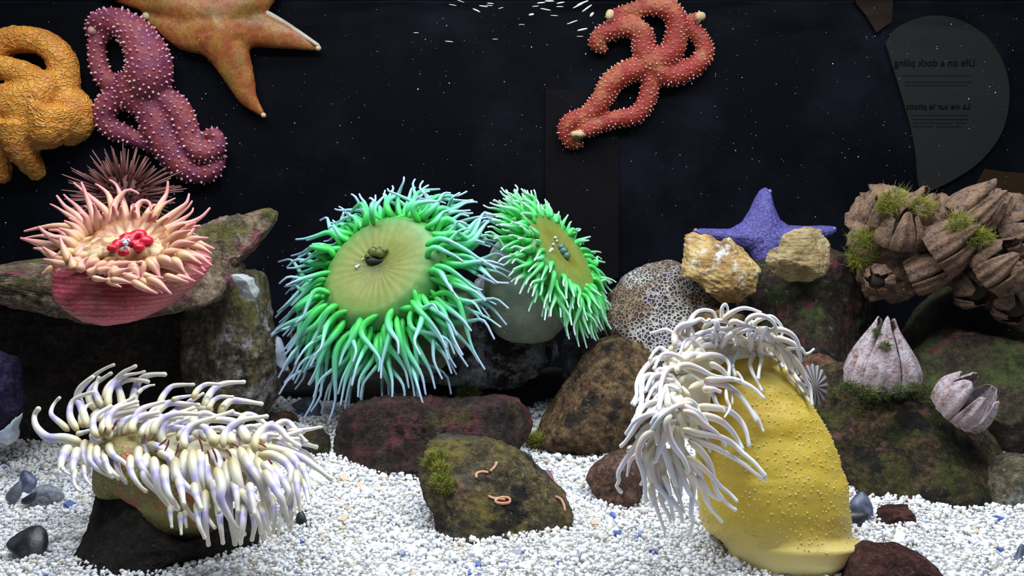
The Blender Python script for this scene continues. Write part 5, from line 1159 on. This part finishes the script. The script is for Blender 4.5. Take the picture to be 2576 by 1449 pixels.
# snail shell: coiled tube
sc = P(118, 1257, 1.10); pts = []; rad = []
for i in range(60):
    t = i / 59; a = t * 2 * math.pi * 2.4; R = 0.0105 * (1 - t) ** 1.1; pts.append(sc + np.array([R * math.cos(a) * 1.2 - .002, -0.009 * t, R * math.sin(a)])); rad.append(0.0085 * (1 - t) ** .9 + .0006)
v, f, tt = tube(np.array(pts), np.array(rad), 12)
tag(obj('snail_shell', v, f, plain_mat('grey_snail', (0.16, 0.18, 0.22), (0.32, 0.34, 0.38), 200, .6, bumps=.5)), 'grey coiled snail shell half sunk in gravel by the mussels', 'shell')

# worm tubes and moss on the slate rock
M_WORM = plain_mat('orange_worm_tube', (0.50, 0.22, 0.12), (0.62, 0.36, 0.22), 200, .6)
from mathutils.bvhtree import BVHTree
def hug(o):
    me = o.data; off = o.location
    return BVHTree.FromPolygons([v.co + off for v in me.vertices], [tuple(p.vertices) for p in me.polygons])
def snap(bvh, x, y, lift=0.001):
    q = Vector(P(x, y, 1.0)); c = Vector((0, 0, CAM_H)); d = (q - c).normalized(); h = bvh.ray_cast(c, d)
    return np.array(h[0] + h[1] * lift) if h[0] is not None else None
bv = hug(frk)
for q in ([(1228, 1250), (1245, 1256), (1262, 1252), (1280, 1254), (1280, 1264), (1262, 1268), (1246, 1264), (1250, 1257), (1268, 1258)], [(1198, 1203), (1200, 1194), (1212, 1189), (1226, 1190)], [(1234, 1186), (1244, 1176), (1248, 1166)], [(1396, 1250), (1410, 1258), (1418, 1272), (1420, 1284)]):
    pts = [snap(bv, x, y) for x, y in q]; pts = [t for t in pts if t is not None]
    if len(pts) > 2:
        c = catmull(pts, 24); v, f, tt = tube(c, np.full(24, .0015), 6); obj('worm_tube', v, f, M_WORM, frk)
def moss_on(o, spots, n, L, mat, seed):
    b = hug(o); sp = []
    for (x, y, s) in spots:
        q = snap(b, x, y, 0)
        if q is not None: sp.append((x, y, q[1], s))
    if sp: strands(o, sp, n, L, mat, seed, name='algae')
moss_on(frk, [(1100, 1150, 20), (1108, 1180, 18), (1112, 1210, 22), (1120, 1225, 16), (1085, 1165, 14)], 130, 0.008, M_AL, 9)
moss_on(bigr, [(2150, 960, 30), (2200, 980, 40), (2260, 990, 40), (2120, 990, 26), (2320, 1010, 30), (2180, 1020, 34), (2330, 990, 20)], 110, 0.006, M_AL2, 10)
moss_on(prong, [(600, 560, 20), (560, 580, 26), (670, 545, 14)], 60, 0.006, M_AL2, 12)
t = strands(None, [(1345, 1110, 1.30, 16), (1352, 1104, 1.30, 14), (1360, 1114, 1.29, 10)], 130, 0.013, M_AL, 13); t['kind'] = 'thing'
tag(t, 'yellow-green algae tuft on gravel between maroon and rounded rocks', 'algae')
t = strands(None, [(1172, 992, 1.40, 18), (1188, 985, 1.40, 12)], 110, 0.010, M_AL2, 14); t['kind'] = 'thing'
tag(t, 'dull olive algae tuft hanging below the perch rock', 'algae')
c = catmull([P(1040, 925, 1.38), P(1024, 955, 1.36), P(1022, 985, 1.34), P(1034, 1010, 1.33), P(1046, 1026, 1.31)], 24); v, f, tt = tube(c, np.linspace(.0014, .0009, 24), 6)
tag(obj('pale_thread', v, f, plain_mat('pale_thread', (0.34, 0.33, 0.30), rough=.7)), 'pale thread hanging from the large green anemone column', 'worm')
c = catmull([P(733, 835, 1.47), P(731, 880, 1.46), P(727, 945, 1.45)], 14); v, f, tt = tube(c, np.full(14, .0016), 6)
tag(obj('brown_stick', v, f, plain_mat('brown_stick', (0.22, 0.12, 0.04), rough=.7)), 'thin brown stick standing beside the pale pearly shell', 'stick')
v, f = lump([(1342, 1186), (1360, 1184), (1388, 1196), (1392, 1206), (1372, 1210), (1352, 1204)], 1.16, 0.012, sub=4, noise=.1, facets=2, seed=95)
tag(obj('purple_flake', v, f, plain_mat('plum_flake', (0.14, 0.05, 0.08), (0.32, 0.16, 0.20), 90, .6)), 'plum coloured shell flake behind the slate rock', 'shell')

# loose chips on the gravel
def ground(x, y):
    Y = 1.0
    for _ in range(12):
        q = P(x, y, Y); z = sandz([q[0]], [q[1]])[0] + .002; r = (q - np.array([0, 0, CAM_H])); Y = r[1] * (z - CAM_H) / r[2]
    return P(x, y, Y), Y
def chip(x, y, s, mat, name, label, group, seed):
    rgn = np.random.default_rng(seed); q, Y = ground(x, y); n = rgn.integers(5, 8); a = np.sort(rgn.uniform(0, 2 * math.pi, n)); r = rgn.uniform(.6, 1.1, n) * s * pxm(Y) * .5
    t = np.array([rgn.uniform(-.3, .3), rgn.uniform(-.9, -.2)]); V = []
    for lay in (-1, 1):
        for i in range(n):
            X, Yy = r[i] * math.cos(a[i]) * 1.3, r[i] * math.sin(a[i]); V.append(q + np.array([X, Yy, .0012 * lay - t[0] * X - t[1] * Yy + .001]))
    F = [tuple(range(n))[::-1], tuple(range(n, 2 * n))] + [(i, (i + 1) % n, n + (i + 1) % n, n + i) for i in range(n)]
    return tag(obj(name, np.array(V), F, mat, smooth=False), label, 'shell', group)
M_C1 = plain_mat('blue_chip', (0.04, 0.08, 0.36), (0.10, 0.16, 0.48), 200, .5); M_C2 = plain_mat('white_chip', (0.70, 0.78, 0.84), (0.82, 0.84, 0.84), 100, .5); M_C3 = plain_mat('tan_chip', (0.56, 0.40, 0.24), (0.68, 0.54, 0.38), 100, .6); M_C4 = plain_mat('grey_chip', (0.25, 0.27, 0.32), (0.38, 0.40, 0.46), 100, .6)
for i, (x, y, s) in enumerate([(1316, 1150, 24), (1541, 1299, 18), (1551, 1341, 26), (1203, 1424, 16), (1267, 1421, 16), (175, 1271, 22), (760, 1365, 14), (2510, 1306, 24), (2514, 1384, 14), (1650, 1392, 16), (420, 1262, 12), (1640, 1388, 12), (1180, 1446, 14)]):
    chip(x, y, s, M_C1, 'blue_chip', 'small blue mussel chip lying on the white gravel', 'blue chips on the gravel', i)
for i, (x, y, s) in enumerate([(1122, 1330, 60), (795, 1198, 36), (164, 1287, 18), (2260, 1352, 40), (1400, 1150, 22), (1360, 1155, 20), (1060, 1395, 26), (1500, 1250, 18), (2420, 1310, 24), (1205, 1388, 32), (2330, 1330, 24), (880, 1270, 22)]):
    chip(x, y, s, M_C2, 'white_chip', 'larger white shell chip lying on the gravel', 'white chips on the gravel', 40 + i)
for i, (x, y, s) in enumerate([(864, 1306, 24), (866, 1205, 26), (810, 1358, 20), (1496, 1318, 22), (2450, 1336, 30), (905, 1222, 22), (860, 1330, 18), (640, 1420, 20)]):
    chip(x, y, s, M_C3, 'tan_chip', 'tan shell chip lying on the gravel', 'tan chips on the gravel', 80 + i)
for i, (x, y, s) in enumerate([(1404, 1112, 32), (1530, 1145, 34), (1300, 1395, 22), (1450, 1400, 24), (2080, 1425, 20), (1010, 1395, 18), (2210, 1360, 26), (930, 1250, 20)]):
    chip(x, y, s, M_C4, 'grey_chip', 'grey shell chip lying on the gravel', 'grey chips on the gravel', 120 + i)

# flakes drifting under the surface
M_FL = plain_mat('pale_flake', (0.62, 0.60, 0.54), rough=.6)
fu, ff = ico(2)
for i, (x, y, L, w, a) in enumerate([(905, 45, 66, 7, -8), (855, 75, 60, 9, -25), (684, 36, 60, 4, -10), (955, 25, 50, 6, -5), (948, 40, 50, 4, -5), (1030, 58, 40, 4, 15), (1250, 105, 40, 13, 10), (1352, 68, 80, 7, -10), (1415, 112, 56, 4, -3), (1455, 48, 54, 5, 0), (658, 299, 62, 5, -5), (1545, 160, 84, 7, 20), (1617, 213, 78, 11, 12), (1588, 40, 90, 9, 25), (1650, 60, 90, 10, 35), (1320, 20, 60, 8, 5), (1280, 45, 50, 5, 5), (1685, 105, 40, 16, 50), (1620, 20, 90, 10, 20), (740, 8, 60, 4, -20), (1600, 262, 50, 3, 0), (420, 236, 40, 4, 0), (1180, 176, 46, 3, 0), (990, 282, 44, 3, 0), (1460, 20, 60, 8, 10), (1380, 8, 70, 9, 0)]):
    px, py = 900 + x * .34938, y * .34938; Y = 1.45; k = pxm(Y) * .34938 * .5; a = math.radians(a)
    q = fu * np.array([L * k, w * k, w * k * 1.2]); q = np.stack([q[:, 0] * math.cos(a) - q[:, 2] * math.sin(a), q[:, 1], q[:, 0] * math.sin(a) + q[:, 2] * math.cos(a)], 1) + P(px, py, Y)
    tag(obj('drifting_flake', q, ff, M_FL), 'pale sliver drifting just under the water surface', 'flake', 'slivers adrift under the surface')
# fine specks suspended in the water
ov = np.array([[1, 0, 0], [-1, 0, 0], [0, 1, 0], [0, -1, 0], [0, 0, 1], [0, 0, -1]], float); of = np.array([[0, 2, 4], [2, 1, 4], [1, 3, 4], [3, 0, 4], [2, 0, 5], [1, 2, 5], [3, 1, 5], [0, 3, 5]])
sv = []; sf = []
for i in range(800):
    Y = rg.uniform(1.15, 1.64); q = P(rg.uniform(-60, 2640), rg.triangular(-20, 980, 60), Y); s = 0.00029 * math.exp(rg.gauss(0, .42)); sv.append(ov * s * np.array([rg.uniform(.8, 1.8), 1, 1]) + q); sf.append(of + 6 * i)
tag(obj('water_specks', np.vstack(sv), np.vstack(sf), plain_mat('speck', (0.55, 0.62, 0.72), rough=.6), base=(0, 1.4, 0.3), smooth=False), 'fine white specks suspended in the dark water', 'specks', kind='stuff')

# front-glass reflections of the hall, built as dark panels on the back wall
def prism(name, outline, Y, th, mat, parent=None):
    a = [P(x, y, Y) for x, y in outline]; n = len(a); V = np.array([q for q in a] + [q + np.array([0, th, 0]) for q in a])
    F = [tuple(range(n))[::-1], tuple(range(n, 2 * n))] + [(i, (i + 1) % n, n + (i + 1) % n, n + i) for i in range(n)]
    return obj(name, V, F, mat, parent, smooth=False)
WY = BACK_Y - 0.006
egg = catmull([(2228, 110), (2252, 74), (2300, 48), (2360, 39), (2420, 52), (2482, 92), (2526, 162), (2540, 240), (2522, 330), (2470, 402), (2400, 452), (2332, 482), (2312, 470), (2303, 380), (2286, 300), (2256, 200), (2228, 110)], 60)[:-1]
sg = thing('sign_reflection', P(2390, 470, WY), 'dark grey reflection of an egg-shaped sign, mirrored lettering, built on the back panel', 'sign')  # mirror image of a hall sign in the front glass, modelled as a solid
prism('reflection', egg[::-1], WY, 0.005, plain_mat('reflected_grey', (0.0125, 0.0125, 0.013), (0.015, 0.015, 0.0145), 300, .8, spec=.1), sg)
M_REFL_INK = plain_mat('reflected_ink', (0.003, 0.003, 0.0035), rough=.8, spec=.05)
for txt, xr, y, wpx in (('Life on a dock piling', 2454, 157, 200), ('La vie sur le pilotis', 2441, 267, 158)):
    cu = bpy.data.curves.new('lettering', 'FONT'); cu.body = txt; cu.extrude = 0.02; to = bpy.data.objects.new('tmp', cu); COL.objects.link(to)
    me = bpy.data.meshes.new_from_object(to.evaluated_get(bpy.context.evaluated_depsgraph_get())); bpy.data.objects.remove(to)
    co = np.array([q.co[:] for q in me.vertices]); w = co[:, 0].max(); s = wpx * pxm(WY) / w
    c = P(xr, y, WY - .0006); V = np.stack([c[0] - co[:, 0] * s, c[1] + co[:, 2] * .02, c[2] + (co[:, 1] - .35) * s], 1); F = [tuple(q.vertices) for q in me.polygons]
    obj('lettering', V, F, M_REFL_INK, sg, smooth=False)
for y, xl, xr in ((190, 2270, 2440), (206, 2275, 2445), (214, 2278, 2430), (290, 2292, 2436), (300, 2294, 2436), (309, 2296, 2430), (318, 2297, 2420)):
    prism('text_line', [(xl, y - 1.2), (xl, y + 1.2), (xr, y + 1.2), (xr, y - 1.2)], WY - .0005, .0004, plain_mat('faint_reflected_ink', (0.010, 0.010, 0.0105), rough=.9, spec=.05), sg)
M_BR = plain_mat('dim_brown', (0.022, 0.012, 0.005), (0.028, 0.016, 0.007), 20, .8, spec=.05)  # brown reflections in the glass, their dim tone put into panel colours
tag(prism('brown_reflection', [(2455, 470), (2480, 425), (2530, 432), (2650, 440), (2650, 640), (2455, 640)][::-1], WY, .005, M_BR), 'dim brown glass reflection built on the back panel behind the barnacle clump', 'reflection')
tag(prism('brown_reflection', [(2140, -40), (2250, -40), (2243, 55), (2205, 82), (2180, 40), (2155, 10)][::-1], WY, .005, plain_mat('dim_russet', (0.017, 0.011, 0.008), (0.022, 0.014, 0.010), 60, .8, spec=.05)), 'dim russet wedge-shaped glass reflection above the reflected sign', 'reflection')
tag(prism('brown_reflection', [(1372, 225), (1554, 225), (1557, 700), (1372, 700)][::-1], WY, .004, plain_mat('faint_russet', (0.0042, 0.0034, 0.0044), (0.0055, 0.0043, 0.005), 20, .8, spec=.05)), 'faint dark glass reflection built on the back wall above the smaller green anemone', 'reflection')
